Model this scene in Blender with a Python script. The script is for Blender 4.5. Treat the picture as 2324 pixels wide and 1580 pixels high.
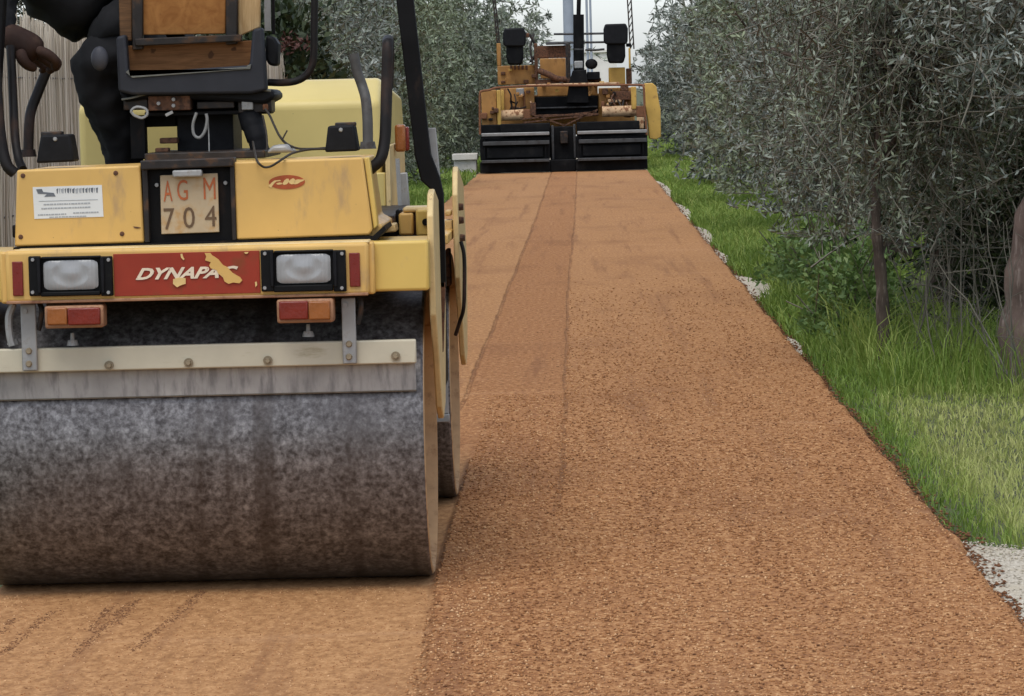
import bpy, bmesh, math, random
import numpy as np
from mathutils import Vector, Matrix

for o in list(bpy.data.objects): bpy.data.objects.remove(o)
SC = bpy.context.scene
COL = SC.collection
random.seed(7)

# ------------------------------------------------------------------ camera
CAM_H = 1.3; F_PX = 8000.0; W_PX = 2324.0
yaw, pitch, roll = 0.0207463, 0.0730985, 0.0255
fw = Vector((-math.sin(yaw)*math.cos(pitch), math.cos(yaw)*math.cos(pitch), -math.sin(pitch)))
rt = Vector((math.cos(yaw), math.sin(yaw), 0)); upv = rt.cross(fw)
RT = rt*math.cos(roll) - upv*math.sin(roll); UP = rt*math.sin(roll) + upv*math.cos(roll)
cd = bpy.data.cameras.new('camera'); cam = bpy.data.objects.new('camera', cd); COL.objects.link(cam)
cd.sensor_width = 36; cd.lens = 36*F_PX/W_PX; cd.clip_start = 0.1; cd.clip_end = 3000
M3 = Matrix((RT, UP, -fw)).transposed()
cam.matrix_world = Matrix.Translation((0, 0, CAM_H)) @ M3.to_4x4()
SC.camera = cam

# ------------------------------------------------------------------ world, sun, exposure (overcast)
SUN_EL, SUN_AZ = math.radians(64), math.radians(196)      # azimuth clockwise from +Y
w = bpy.data.worlds.new('World'); SC.world = w; w.use_nodes = True
nt = w.node_tree; bg = nt.nodes['Background']
sky = nt.nodes.new('ShaderNodeTexSky'); sky.sky_type = 'NISHITA'; sky.sun_disc = False
sky.sun_elevation = SUN_EL; sky.sun_rotation = SUN_AZ
sky.air_density = 1.0; sky.dust_density = 1.15; sky.ozone_density = 1.0
hs = nt.nodes.new('ShaderNodeHueSaturation'); hs.inputs['Saturation'].default_value = 0.4
nt.links.new(sky.outputs[0], hs.inputs['Color']); 
vm = nt.nodes.new('ShaderNodeVectorMath'); vm.operation = 'MULTIPLY'; vm.inputs[1].default_value = (.96, 1.0, 1.07)
nt.links.new(hs.outputs[0], vm.inputs[0]); nt.links.new(vm.outputs[0], bg.inputs[0])
bg.inputs[1].default_value = 0.15
sd = bpy.data.lights.new('sun', 'SUN'); sun = bpy.data.objects.new('sun', sd); COL.objects.link(sun)
sd.energy = 1.2; sd.angle = math.radians(34); sd.color = (1.0, 0.955, 0.89)
S = Vector((math.sin(SUN_AZ)*math.cos(SUN_EL), math.cos(SUN_AZ)*math.cos(SUN_EL), math.sin(SUN_EL)))
sun.rotation_euler = S.to_track_quat('Z', 'Y').to_euler()
vs = SC.view_settings; vs.view_transform = 'Standard'; vs.look = 'None'; vs.gamma = 1; vs.exposure = 0.52
vs.use_curve_mapping = False
SC.cycles.max_bounces = 6; SC.cycles.diffuse_bounces = 3; SC.cycles.glossy_bounces = 3; SC.cycles.transmission_bounces = 3
SC.cycles.caustics_reflective = False; SC.cycles.caustics_refractive = False

# ------------------------------------------------------------------ helpers
def at(x, y, Y):
    d = RT*((x-1162)/F_PX) + UP*((790-y)/F_PX) + fw
    p = d*(Y/d.y); return Vector((p.x, Y, CAM_H+p.z))
def ground_at(x, y, z=0.0):
    d = RT*((x-1162)/F_PX) + UP*((790-y)/F_PX) + fw
    p = d*((z-CAM_H)/d.z); return Vector((p.x, p.y, z))

class MB:
    def __init__(s): s.v = []; s.f = []
    def add(s, vs_, fs_):
        n = len(s.v); s.v += [tuple(p) for p in vs_]; s.f += [tuple(i+n for i in f) for f in fs_]; return s
    def prism(s, pts, vec):
        vec = Vector(vec); pts = [Vector(p) for p in pts]; n = len(pts)
        nrm = Vector((0, 0, 0))
        for i in range(n): nrm += (pts[i]-pts[0]).cross(pts[(i+1) % n]-pts[0])
        if nrm.dot(vec) > 0: pts = pts[::-1]
        fs = [tuple(range(n)), tuple(range(2*n-1, n-1, -1))]
        fs += [(i, i+n, (i+1) % n+n, (i+1) % n)[::1] for i in range(n)]
        return s.add(pts+[p+vec for p in pts], fs)
    def box(s, x0, x1, y0, y1, z0, z1):
        return s.prism([(x0, y0, z0), (x1, y0, z0), (x1, y0, z1), (x0, y0, z1)], (0, y1-y0, 0))
    def bar(s, a, b, w_, h_, upd=(0, 0, 1)):
        a = Vector(a); b = Vector(b); d = (b-a).normalized(); u = Vector(upd)
        if abs(d.dot(u)) > .98: u = Vector((0, 1, 0))
        sx = d.cross(u).normalized()*w_/2; sz = sx.cross(d).normalized()*h_/2
        return s.prism([a-sx-sz, a+sx-sz, a+sx+sz, a-sx+sz], b-a)
    def tube(s, path, r, n=10, cap=True):
        path = [Vector(p) for p in path]; m = len(path)
        rr = r if isinstance(r, (list, tuple)) else [r]*m
        t = (path[1]-path[0]).normalized(); a = t.orthogonal().normalized(); base = len(s.v)
        for i, p in enumerate(path):
            if i: 
                t2 = (path[min(i+1, m-1)]-path[i-1]).normalized()
                a = (a - t2*a.dot(t2)).normalized(); t = t2
            b = t.cross(a)
            for k in range(n):
                q = 2*math.pi*k/n
                s.v.append(tuple(p + (a*math.cos(q)+b*math.sin(q))*rr[i]))
        for i in range(m-1):
            for k in range(n):
                A = base+i*n+k; B = base+i*n+(k+1) % n
                s.f.append((A, B, B+n, A+n))
        if cap:
            s.f.append(tuple(base+k for k in range(n-1, -1, -1)))
            s.f.append(tuple(base+(m-1)*n+k for k in range(n)))
        return s
    def cyl(s, a, b, r, r2=None, n=16): return s.tube([a, b], [r, r if r2 is None else r2], n)
    def ell(s, c, rad, nu=14, nv=9):
        c = Vector(c); base = len(s.v)
        for j in range(nv+1):
            ph = math.pi*j/nv
            for i in range(nu):
                th = 2*math.pi*i/nu
                s.v.append((c.x+rad[0]*math.sin(ph)*math.cos(th), c.y+rad[1]*math.sin(ph)*math.sin(th), c.z+rad[2]*math.cos(ph)))
        for j in range(nv):
            for i in range(nu):
                A = base+j*nu+i; B = base+j*nu+(i+1) % nu
                s.f.append((A, A+nu, B+nu, B))
        return s
    # boxes and prisms measured at a depth Y
    def pbox(s, x0, y0, x1, y1, Y, d):
        xm, ym = (x0+x1)/2, (y0+y1)/2
        X0 = at(x0, ym, Y).x; X1 = at(x1, ym, Y).x; Z0 = at(xm, y1, Y).z; Z1 = at(xm, y0, Y).z
        return s.box(X0, X1, Y, Y+d, Z0, Z1)
    def pprism(s, pts, Y, d): return s.prism([at(x, y, Y) for x, y in pts], (0, d, 0))
    def build(s, name, mat, parent=None, bevel=0, smooth=30, seg=2, origin=None):
        P = np.array(s.v, dtype=float)
        c = Vector(origin) if origin is not None else Vector(((P.min(0)+P.max(0))/2).tolist())
        me = bpy.data.meshes.new(name)
        me.from_pydata((P-np.array(c)).tolist(), [], s.f); me.update()
        if smooth:
            me.polygons.foreach_set('use_smooth', [True]*len(me.polygons))
            me.set_sharp_from_angle(angle=math.radians(smooth))
        me.materials.append(M[mat] if isinstance(mat, str) else mat)
        o = bpy.data.objects.new(name, me); COL.objects.link(o); o.location = c
        if parent is not None: attach(o, parent)
        if bevel:
            b = o.modifiers.new('bevel', 'BEVEL'); b.width = bevel; b.segments = seg; b.limit_method = 'ANGLE'
            b.angle_limit = math.radians(35); b.harden_normals = False
        return o
ORI = {}
def world_loc(o):
    p = Vector(o.location)
    while o.parent is not None: o = o.parent; p = p+o.location
    return p
def attach(o, parent):
    o.location = Vector(o.location)-world_loc(parent); o.parent = parent
def tag(o, label=None, cat=None, group=None, kind=None):
    if label: o['label'] = label
    if cat: o['category'] = cat
    if group: o['group'] = group
    if kind: o['kind'] = kind
    return o
def thing(name, loc, label, cat, group=None):
    o = bpy.data.objects.new(name, None); COL.objects.link(o); o.location = loc
    o.empty_display_size = 0.2
    return tag(o, label, cat, group)
def dup(o, loc, parent):
    c = o.copy(); COL.objects.link(c); c.parent = None; c.location = loc
    attach(c, parent); return c
def curve_pts(pts, n=6):
    pts = [Vector(p) for p in pts]; P = [pts[0]*2-pts[1]]+pts+[pts[-1]*2-pts[-2]]; out = []
    for i in range(1, len(P)-2):
        for k in range(n):
            t = k/n; a, b, c, d = P[i-1], P[i], P[i+1], P[i+2]
            out.append(0.5*((2*b)+(c-a)*t+(2*a-5*b+4*c-d)*t*t+(3*b-a-3*c+d)*t**3))
    out.append(pts[-1]); return out
def pc(pts, n=6): return curve_pts([at(*p) for p in pts], n)
def np_obj(name, V, Fc, mat, parent=None, attrs=None, smooth=False, kind=None):
    V = np.asarray(V, dtype=np.float32); k = Fc.shape[1]
    me = bpy.data.meshes.new(name); me.vertices.add(len(V)); me.vertices.foreach_set('co', V.ravel())
    me.loops.add(Fc.size); me.loops.foreach_set('vertex_index', Fc.ravel().astype(np.int32))
    me.polygons.add(len(Fc)); me.polygons.foreach_set('loop_start', np.arange(0, Fc.size, k, dtype=np.int32))
    me.polygons.foreach_set('loop_total', np.full(len(Fc), k, dtype=np.int32))
    if smooth: me.polygons.foreach_set('use_smooth', np.ones(len(Fc), dtype=bool))
    me.update(calc_edges=True)
    for nm, (dom, a) in (attrs or {}).items():
        at_ = me.attributes.new(nm, 'FLOAT', dom); at_.data.foreach_set('value', np.asarray(a, dtype=np.float32))
    me.materials.append(M[mat]); o = bpy.data.objects.new(name, me); COL.objects.link(o)
    if parent is not None: attach(o, parent)
    if kind: o['kind'] = kind
    return o

# ------------------------------------------------------------------ materials
M = {}
def N(nt, t, **kw):
    n = nt.nodes.new(t)
    for k, v in kw.items():
        if k in n.inputs: n.inputs[k].default_value = v
        else: setattr(n, k, v)
    return n
def new_mat(name):
    m = bpy.data.materials.new(name); m.use_nodes = True; M[name] = m
    return m, m.node_tree, m.node_tree.nodes['Principled BSDF']
def ramp(nt, fac, stops):
    r = nt.nodes.new('ShaderNodeValToRGB'); e = r.color_ramp.elements
    while len(e) < len(stops): e.new(0.5)
    for i, (p, c) in enumerate(stops): e[i].position = p; e[i].color = (*c, 1)
    nt.links.new(fac, r.inputs[0]); return r.outputs[0]
def mixc(nt, fac, a, b):
    n = nt.nodes.new('ShaderNodeMix'); n.data_type = 'RGBA'
    for s_, v in ((0, fac), (6, a), (7, b)):
        if isinstance(v, (float, int)): n.inputs[s_].default_value = v
        elif isinstance(v, tuple): n.inputs[s_].default_value = (*v, 1)
        else: nt.links.new(v, n.inputs[s_])
    return n.outputs[2]
def math_n(nt, op, a, b=None, c=None, clamp=False):
    n = nt.nodes.new('ShaderNodeMath'); n.operation = op; n.use_clamp = clamp
    for i, v in enumerate((a, b, c)):
        if v is None: continue
        if isinstance(v, (float, int)): n.inputs[i].default_value = v
        else: nt.links.new(v, n.inputs[i])
    return n.outputs[0]
def sstep(nt, x, a, b):
    n = nt.nodes.new('ShaderNodeMapRange'); n.interpolation_type = 'SMOOTHSTEP'
    nt.links.new(x, n.inputs[0]); n.inputs[1].default_value = a; n.inputs[2].default_value = b
    return n.outputs[0]
def noise(nt, scale, detail=3, rough=.55, coord='Object', sc=(1, 1, 1), dist=0):
    tc = nt.nodes.new('ShaderNodeTexCoord'); mp = nt.nodes.new('ShaderNodeMapping'); mp.inputs['Scale'].default_value = sc
    n = nt.nodes.new('ShaderNodeTexNoise'); n.inputs['Scale'].default_value = scale; n.inputs['Detail'].default_value = detail
    n.inputs['Roughness'].default_value = rough; n.inputs['Distortion'].default_value = dist
    nt.links.new(tc.outputs[coord], mp.inputs[0]); nt.links.new(mp.outputs[0], n.inputs['Vector'])
    return n.outputs[0]
def bump(nt, bsdf, h, strength=.3, dist=.002):
    b = nt.nodes.new('ShaderNodeBump'); b.inputs['Strength'].default_value = strength; b.inputs['Distance'].default_value = dist
    nt.links.new(h, b.inputs['Height']); nt.links.new(b.outputs[0], bsdf.inputs['Normal'])
def surf(name, c, rough=.5, metal=0., var=.12, vscale=8, dirt=None, dirt_amt=(.56, .7), dscale=9, dsc=(1, 1, 1), chips=0, bmp=.1, bscale=60, coat=0, spec=.3):
    m, nt, b = new_mat(name)
    n1 = noise(nt, vscale, 4)
    lo = tuple(x*(1-var) for x in c); hi = tuple(min(1, x*(1+var)) for x in c)
    col = ramp(nt, n1, [(.3, lo), (.7, hi)])
    rr = math_n(nt, 'MULTIPLY_ADD', noise(nt, vscale*3, 3), .25, rough-.12)
    if dirt:
        d = sstep(nt, noise(nt, dscale, 6, .65, sc=dsc), *dirt_amt)
        col = mixc(nt, d, col, dirt)
        rr = math_n(nt, 'MULTIPLY_ADD', d, .3, rr, clamp=True)
    if chips:
        k = sstep(nt, noise(nt, 46, 5, .75), chips, chips+.03); k = math_n(nt, 'MULTIPLY', k, sstep(nt, noise(nt, 5, 3), .42, .6))
        col = mixc(nt, k, col, (.13, .065, .035))
    nt.links.new(col, b.inputs['Base Color']); nt.links.new(rr, b.inputs['Roughness'])
    b.inputs['Metallic'].default_value = metal; b.inputs['Coat Weight'].default_value = coat
    b.inputs['Specular IOR Level'].default_value = spec
    if bmp: bump(nt, b, noise(nt, bscale, 4), bmp, .002)
    return m
YEL = (.61, .375, .11)
surf('yellow_paint', YEL, .42, 0, .09, 5, (.42, .27, .12), (.54, .76), 14, (1, 1, .35), .685, .06, 40)
surf('yellow_bright', (.60, .41, .105), .4, 0, .08, 4, (.50, .34, .14), (.6, .8), 10, (1, 1, 1), .69, .05, 30)
surf('yellow_hood', (.62, .49, .18), .4, 0, .08, 4, (.50, .38, .16), (.6, .85), 6, (1, 1, .4), .70, .04, 25)
surf('drum_rim', (.44, .27, .13), .5, 0, .15, 14, (.25, .14, .07), (.52, .72), 18)
surf('cream_edge', (.62, .46, .22), .5, 0, .12, 20, (.3, .2, .1), (.6, .75), 30, chips=.66)
surf('black_plastic', (.008, .008, .009), .6, 0, .3, 30, bmp=.15, bscale=200, spec=.15)
surf('black_paint', (.0055, .005, .005), .55, 0, .3, 12, (.03, .02, .015), (.55, .75), 18, (1, 1, .4), spec=.12)
surf('blue_grey_plastic', (.021, .022, .027), .6, 0, .2, 12, (.10, .09, .075), (.58, .8), 14)
surf('seam_piping', (.14, .14, .12), .6, 0, .2, 30)
surf('knob_grey', (.05, .05, .058), .5, 0, .1, 30)
surf('dark_steel', (.03, .025, .022), .5, .4, .3, 20, (.10, .055, .03), (.5, .68), 22, bmp=.25)
surf('rust', (.13, .06, .032), .8, 0, .35, 30, (.05, .03, .022), (.45, .65), 35, bmp=.4)
surf('rust_orange', (.20, .085, .04), .8, 0, .3, 20, (.10, .045, .025), (.5, .68), 20, bmp=.3)
surf('bare_steel', (.30, .295, .28), .5, .25, .15, 16, (.20, .16, .12), (.55, .75), 25, bmp=.15)
surf('scraper_rubber', (.36, .345, .32), .7, 0, .22, 7, (.22, .21, .20), (.45, .68), 9, (3, 1, .6), bmp=.3, bscale=50)
surf('bolt_tan', (.24, .19, .12), .6, 0, .2, 30)
surf('cream_beam', (.50, .45, .33), .6, 0, .10, 6, (.36, .31, .20), (.58, .75), 10, (.5, 1, 2), bmp=.15)
surf('red_decal', (.27, .030, .012), .55, 0, .14, 8, (.22, .05, .02), (.52, .7), 12)
surf('red_reflector', (.17, .018, .012), .3, 0, .1, 30, bmp=.4, bscale=300, coat=.1)
surf('red_lens', (.17, .020, .011), .28, 0, .15, 25, bmp=.3, bscale=120, coat=.12)
surf('orange_lens', (.27, .09, .022), .28, 0, .15, 25, bmp=.3, bscale=120, coat=.12)
surf('lamp_housing', (.33, .17, .09), .5, 0, .15, 20, (.20, .09, .05), (.5, .7), 30)
surf('bezel_black', (.006, .006, .006), .55, 0, .3, 20, (.03, .027, .02), (.6, .75), 30, spec=.12)
surf('plate_white', (.43, .33, .205), .5, 0, .10, 12, (.42, .25, .10), (.48, .7), 14)
surf('plate_red', (.38, .10, .03), .5, 0, .2, 40)
surf('plate_ink', (.115, .068, .035), .5, 0, .2, 40)
surf('sticker_white', (.66, .66, .62), .45, 0, .06, 10, bmp=0)
surf('sticker_ink', (.13, .14, .15), .6, 0, .3, 60, bmp=0)
surf('sticker_grey', (.33, .34, .34), .6, 0, .2, 80, bmp=0)
surf('letter_white', (.70, .58, .42), .5, 0, .12, 50, (.33, .06, .03), (.62, .7), 60, bmp=0)
surf('letter_yellow', (.66, .46, .18), .5, 0, .1, 40, bmp=0)
surf('logo_red', (.33, .07, .02), .5, 0, .2, 40, bmp=0)
surf('rail_pipe', (.010, .008, .007), .5, 0, .3, 14, (.05, .028, .02), (.48, .72), 9, (1, 1, .5), spec=.2)
surf('rail_pipe_worn', (.09, .085, .078), .5, 0, .3, 14, (.04, .03, .025), (.45, .7), 10)
surf('cable', (.035, .028, .02), .6, 0, .2, 30, bmp=0)
surf('cable_grey', (.20, .20, .19), .5, 0, .2, 30, bmp=0)
surf('cloth_black', (.0085, .0085, .0095), .85, 0, .35, 9, bmp=.5, bscale=26, spec=.25)
surf('glove_brown', (.030, .0125, .007), .75, 0, .4, 14, (.10, .06, .04), (.55, .75), 12, bmp=.3)
surf('skin', (.36, .19, .12), .55, 0, .1, 12)
surf('hair', (.02, .014, .01), .7, 0, .3, 40)
surf('paver_orange', (.38, .19, .055), .6, 0, .2, 5, (.20, .095, .035), (.54, .72), 7, (1, 1, .5), bmp=.1)
surf('paver_yellow', (.52, .32, .075), .5, 0, .15, 5, (.25, .13, .05), (.56, .74), 7)
surf('paver_black', (.006, .006, .0065), .6, 0, .3, 5, (.018, .017, .016), (.5, .7), 6, spec=.1)
surf('paver_steel', (.06, .06, .06), .5, .3, .25, 5, (.04, .035, .03), (.5, .68), 8)
surf('paver_bright', (.26, .255, .245), .4, .4, .15, 8)
surf('paver_cream', (.55, .36, .20), .7, 0, .3, 8, (.22, .10, .05), (.48, .62), 12)
surf('concrete', (.55, .53, .48), .8, 0, .12, 8, (.36, .34, .29), (.5, .7), 7, bmp=.4)
surf('wall_white', (.72, .68, .60), .8, 0, .06, 3, bmp=.2)
surf('roof_tile', (.30, .12, .07), .8, 0, .2, 3)
surf('window_glass', (.03, .04, .05), .15, 0, .1, 3)
surf('pole_grey', (.28, .31, .35), .6, 0, .08, 5)
surf('bark', (.075, .056, .042), .9, 0, .35, 9, (.20, .165, .13), (.5, .7), 16, (4, 4, .6), bmp=.9, bscale=22)
surf('bark_brown', (.16, .112, .088), .9, 0, .35, 9, (.29, .23, .19), (.5, .7), 16, (4, 4, .5), bmp=.9, bscale=22)
surf('twig', (.165, .15, .115), .85, 0, .25, 12, bmp=0)
surf('clod', (.15, .065, .028), .95, 0, .35, 40, bmp=.6)
surf('wire', (.1, .09, .08), .6, .5, .2, 10, bmp=0)
surf('terracotta', (.30, .085, .045), .75, 0, .2, 6)
surf('petal', (.085, .035, .026), .7, 0, .3, 20)

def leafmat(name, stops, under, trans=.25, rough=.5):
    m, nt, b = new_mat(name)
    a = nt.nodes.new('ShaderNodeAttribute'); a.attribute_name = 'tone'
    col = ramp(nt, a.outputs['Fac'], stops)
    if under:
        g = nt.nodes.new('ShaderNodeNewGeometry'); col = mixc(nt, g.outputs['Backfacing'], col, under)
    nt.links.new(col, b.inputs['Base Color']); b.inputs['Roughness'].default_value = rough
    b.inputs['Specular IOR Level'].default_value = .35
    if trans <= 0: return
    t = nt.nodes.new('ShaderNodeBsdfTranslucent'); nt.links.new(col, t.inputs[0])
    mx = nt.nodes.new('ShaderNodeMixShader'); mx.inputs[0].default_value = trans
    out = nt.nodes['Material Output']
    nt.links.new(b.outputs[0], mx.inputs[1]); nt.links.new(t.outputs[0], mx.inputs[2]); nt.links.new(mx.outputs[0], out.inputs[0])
leafmat('olive_leaf', [(0, (.045, .055, .032)), (.5, (.122, .150, .086)), (1, (.26, .295, .19))], (.23, .255, .19), 0)
leafmat('olive_leaf_grey', [(0, (.042, .050, .040)), (.5, (.118, .140, .100)), (1, (.275, .31, .245))], (.26, .28, .24), 0)
leafmat('olive_leaf_green', [(0, (.05, .066, .032)), (.5, (.13, .158, .085)), (1, (.25, .285, .165))], (.21, .245, .155), 0)
leafmat('grass_blade', [(0, (.075, .14, .02)), (.35, (.18, .275, .04)), (.65, (.33, .385, .09)), (1, (.47, .475, .17))], None, .35, .55)
leafmat('weed_leaf', [(0, (.055, .105, .03)), (.5, (.12, .20, .05)), (1, (.21, .29, .09))], None, .3)
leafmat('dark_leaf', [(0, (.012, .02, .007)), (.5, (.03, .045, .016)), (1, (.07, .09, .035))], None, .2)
leafmat('reed', [(0, (.30, .24, .17)), (.35, (.50, .43, .33)), (1, (.68, .61, .50))], None, .0, .7)

# headlamp lens
m, nt_, b_ = new_mat('lamp_lens')
nt_.links.new(ramp(nt_, noise(nt_, 14, 3), [(.3, (.25, .25, .245)), (.7, (.34, .34, .33))]), b_.inputs['Base Color'])
b_.inputs['Roughness'].default_value = .22; b_.inputs['Coat Weight'].default_value = .15
# drum steel: worn, speckled with bitumen and dust, faint circumferential bands
m, nt_, b_ = new_mat('drum_steel')
n1 = noise(nt_, 78, 4, .62, dist=.25); n2 = noise(nt_, 3.2, 4, .6, sc=(1, .7, .7)); n3 = noise(nt_, 9, 4, .65, sc=(1, .04, .04)); n4 = noise(nt_, 30, 4, .6)
nn = math_n(nt_, 'ADD', math_n(nt_, 'MULTIPLY', n1, .62), math_n(nt_, 'MULTIPLY', n4, .38))
c1 = ramp(nt_, nn, [(.38, (.055, .047, .044)), (.48, (.125, .114, .109)), (.57, (.205, .192, .185)), (.67, (.32, .305, .29))])
c2 = mixc(nt_, math_n(nt_, 'MULTIPLY', sstep(nt_, n2, .46, .70), .55), c1, (.075, .063, .058))
c3 = mixc(nt_, math_n(nt_, 'MULTIPLY', sstep(nt_, n3, .52, .68), .6), c2, (.048, .036, .030))
nt_.links.new(c3, b_.inputs['Base Color']); b_.inputs['Metallic'].default_value = .5
nt_.links.new(math_n(nt_, 'MULTIPLY_ADD', n1, .3, .27), b_.inputs['Roughness']); bump(nt_, b_, n1, .15, .002)
# wood
def wood(name, a, bcol, sc=(1, 1, 14)):
    m, nt, b = new_mat(name)
    n = noise(nt, 9, 5, .6, sc=sc, dist=1.0)
    col = ramp(nt, n, [(.3, a), (.68, bcol)])
    k = sstep(nt, noise(nt, 26, 2, .5), .66, .72); col = mixc(nt, k, col, (.07, .03, .012))
    nt.links.new(col, b.inputs['Base Color']); b.inputs['Roughness'].default_value = .7; b.inputs['Specular IOR Level'].default_value = .15; bump(nt, b, n, .2, .003)
wood('wood_orange', (.23, .092, .024), (.34, .155, .046), (3, 3, 3))
wood('wood_mid', (.11, .047, .016), (.21, .095, .036))
wood('wood_brown', (.085, .045, .022), (.18, .095, .045))
wood('wood_light', (.30, .18, .075), (.50, .34, .17), (10, 1, 1))

# road: fresh orange-brown mix, rough, with seams, screed bands and a compacted lane (attributes hold the lane distances)
m, nt_, b_ = new_mat('road_mix')
def attr(nm):
    a = nt_.nodes.new('ShaderNodeAttribute'); a.attribute_name = nm; return a.outputs['Fac']
g1 = noise(nt_, 105, 4, .7, sc=(1, .6, 1)); g2 = noise(nt_, 42, 4, .65, sc=(1, .5, 1)); g3 = noise(nt_, 1.5, 4, .6, sc=(1, .35, 1)); g4 = noise(nt_, 1, 4, .6, sc=(.5, 5, 1)); g5 = noise(nt_, 1, 4, .62, sc=(7, .22, 1))
gr_ = math_n(nt_, 'ADD', math_n(nt_, 'MULTIPLY', g1, .45), math_n(nt_, 'MULTIPLY', g2, .55))
rough_c = ramp(nt_, gr_, [(.38, (.15, .058, .020)), (.46, (.285, .120, .043)), (.54, (.41, .195, .076)), (.63, (.60, .35, .165))])
smooth_c = ramp(nt_, gr_, [(.36, (.24, .112, .042)), (.5, (.385, .195, .078)), (.64, (.52, .285, .125))])
compact = attr('compact'); band = attr('band')
col = mixc(nt_, compact, rough_c, smooth_c)
col = mixc(nt_, math_n(nt_, 'MULTIPLY', band, .24), col, (.25, .108, .042))
col = mixc(nt_, math_n(nt_, 'MULTIPLY', sstep(nt_, g3, .50, .72), .42), col, (.20, .085, .036))
col = mixc(nt_, math_n(nt_, 'MULTIPLY', sstep(nt_, g5, .53, .70), .5), col, (.185, .078, .034))
col = mixc(nt_, math_n(nt_, 'MULTIPLY', sstep(nt_, g4, .55, .75), .30), col, (.50, .285, .145))
wob = math_n(nt_, 'MULTIPLY_ADD', noise(nt_, 4, 3, .6), .024, -.012)
seam = None
for nm, wd in (('seam_a', .013), ('seam_b', .011), ('seam_c', .013)):
    d = math_n(nt_, 'ABSOLUTE', math_n(nt_, 'ADD', attr(nm), wob))
    s_ = math_n(nt_, 'SUBTRACT', 1.0, sstep(nt_, d, wd*.2, wd))
    seam = s_ if seam is None else math_n(nt_, 'MAXIMUM', seam, s_)
col = mixc(nt_, math_n(nt_, 'MULTIPLY', seam, math_n(nt_, 'MULTIPLY_ADD', sstep(nt_, noise(nt_, 1.3, 3), .35, .65), .4, .15)), col, (.15, .063, .027))
nt_.links.new(col, b_.inputs['Base Color']); b_.inputs['Roughness'].default_value = .92; b_.inputs['Specular IOR Level'].default_value = .2
hh = math_n(nt_, 'MULTIPLY', gr_, math_n(nt_, 'MULTIPLY_ADD', compact, -.75, 1.0))
hh = math_n(nt_, 'SUBTRACT', hh, math_n(nt_, 'MULTIPLY', seam, .5))
bump(nt_, b_, hh, .9, .012)
# soil and gravel
m, nt_, b_ = new_mat('soil')
s1 = noise(nt_, 1.2, 5, .6); s2 = noise(nt_, 30, 4, .6)
col = ramp(nt_, s1, [(.35, (.045, .05, .02)), (.55, (.075, .095, .03)), (.75, (.12, .10, .055))])
col = mixc(nt_, sstep(nt_, s2, .5, .7), col, (.11, .085, .05))
nt_.links.new(col, b_.inputs['Base Color']); b_.inputs['Roughness'].default_value = .95; bump(nt_, b_, s2, .8, .02)
m, nt_, b_ = new_mat('gravel')
s1 = noise(nt_, 70, 4, .7); s2 = noise(nt_, 6, 4, .6)
col = mixc(nt_, sstep(nt_, s2, .45, .75), ramp(nt_, s1, [(.35, (.33, .275, .19)), (.5, (.52, .46, .36)), (.65, (.66, .60, .49))]), (.50, .43, .31))
nt_.links.new(col, b_.inputs['Base Color']); b_.inputs['Roughness'].default_value = .95; bump(nt_, b_, s1, .8, .012)

# ------------------------------------------------------------------ setting: ground, road, gravel
g = MB(); g.add([(-900, -300, -.045), (900, -300, -.045), (900, 2200, -.045), (-900, 2200, -.045)], [(0, 1, 2, 3)])
go = g.build('ground', 'soil', smooth=0, origin=(0, 0, 0)); tag(go, kind='structure')

rng = np.random.default_rng(5)
def wave(y, seed, amp, f):
    r = np.random.default_rng(seed); out = np.zeros_like(y)
    for k in range(7):
        out += np.sin(y*f*(1.7**k)+r.uniform(0, 6.28))/(1.45**k)*r.uniform(.6, 1)
    return amp*out/2.2
ROAD_END = 55.6
ys = np.concatenate([np.arange(-2, 6.5, .25), np.arange(6.5, 17, .035), np.arange(17, 30, .09), np.arange(30, ROAD_END+.1, .25)])
edgeR = 1.048+wave(ys, 3, .014, 2.0)+wave(ys, 4, .013, 9.); edgeL = -1.60+wave(ys, 9, .018, 1.7)
u = np.unique(np.concatenate([np.linspace(0, 1, 110), np.linspace(.40, .48, 30), np.linspace(.985, 1, 6)]))
U, YY = np.meshgrid(u, ys); XX = edgeL[:, None]*(1-U)+edgeR[:, None]*U
seamA = np.interp(ys, [0, 11, 15.2, 23.9, 35, 56], [-.56, -.56, -.515, -.49, -.463, -.46])+wave(ys, 21, .008, 1.1)
seamB = np.interp(ys, [0, 9.4, 12, 15.3, 23.7, 35, 56], [-.14, -.12, -.085, -.09, -.10, -.07, -.06])+wave(ys, 22, .009, 1.3)
comp = np.interp(ys, [0, 7.5, 9.4, 13], [-.30, -.372, -.420, -.424])
sm0 = lambda q: np.clip(q/2, 0, 1)
dA = XX-seamA[:, None]; dB = XX-seamB[:, None]; dC = XX-comp[:, None]
dA = np.where(YY < 13, 9, dA); dB = np.where(YY < 10.8, 9, dB); dC = np.where(YY > 12.5, 9, dC)
sm = lambda x: np.clip(x, 0, 1)**2*(3-2*np.clip(x, 0, 1))
roller = sm((comp[:, None]-XX)/.02+.5)*(1-sm((YY-12.2)/1.0))
left = sm((seamA[:, None]-XX)/.03+.5)*sm((YY-12)/1.)
right = sm((XX-seamB[:, None])/.03+.5)
far = sm((YY-10)/16)
compact = np.clip(roller*.95+left*(.45+.35*far)+right*(.16+.45*far)+.12*far, 0, 1)
bandv = sm((XX-seamA[:, None])/.02+.5)*sm((seamB[:, None]-XX)/.02+.5)*sm((YY-15.1)/.25)*(.9-.9*sm((YY-30)/12))
patch = np.exp(-((XX-.25)/.5)**2-((YY-43)/1.6)**2)
bandv = np.clip(bandv+.8*patch, 0, 1)
ZZ = -.007*roller - .006*np.exp(-(dA/.010)**2) - .005*np.exp(-(dB/.010)**2)
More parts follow.
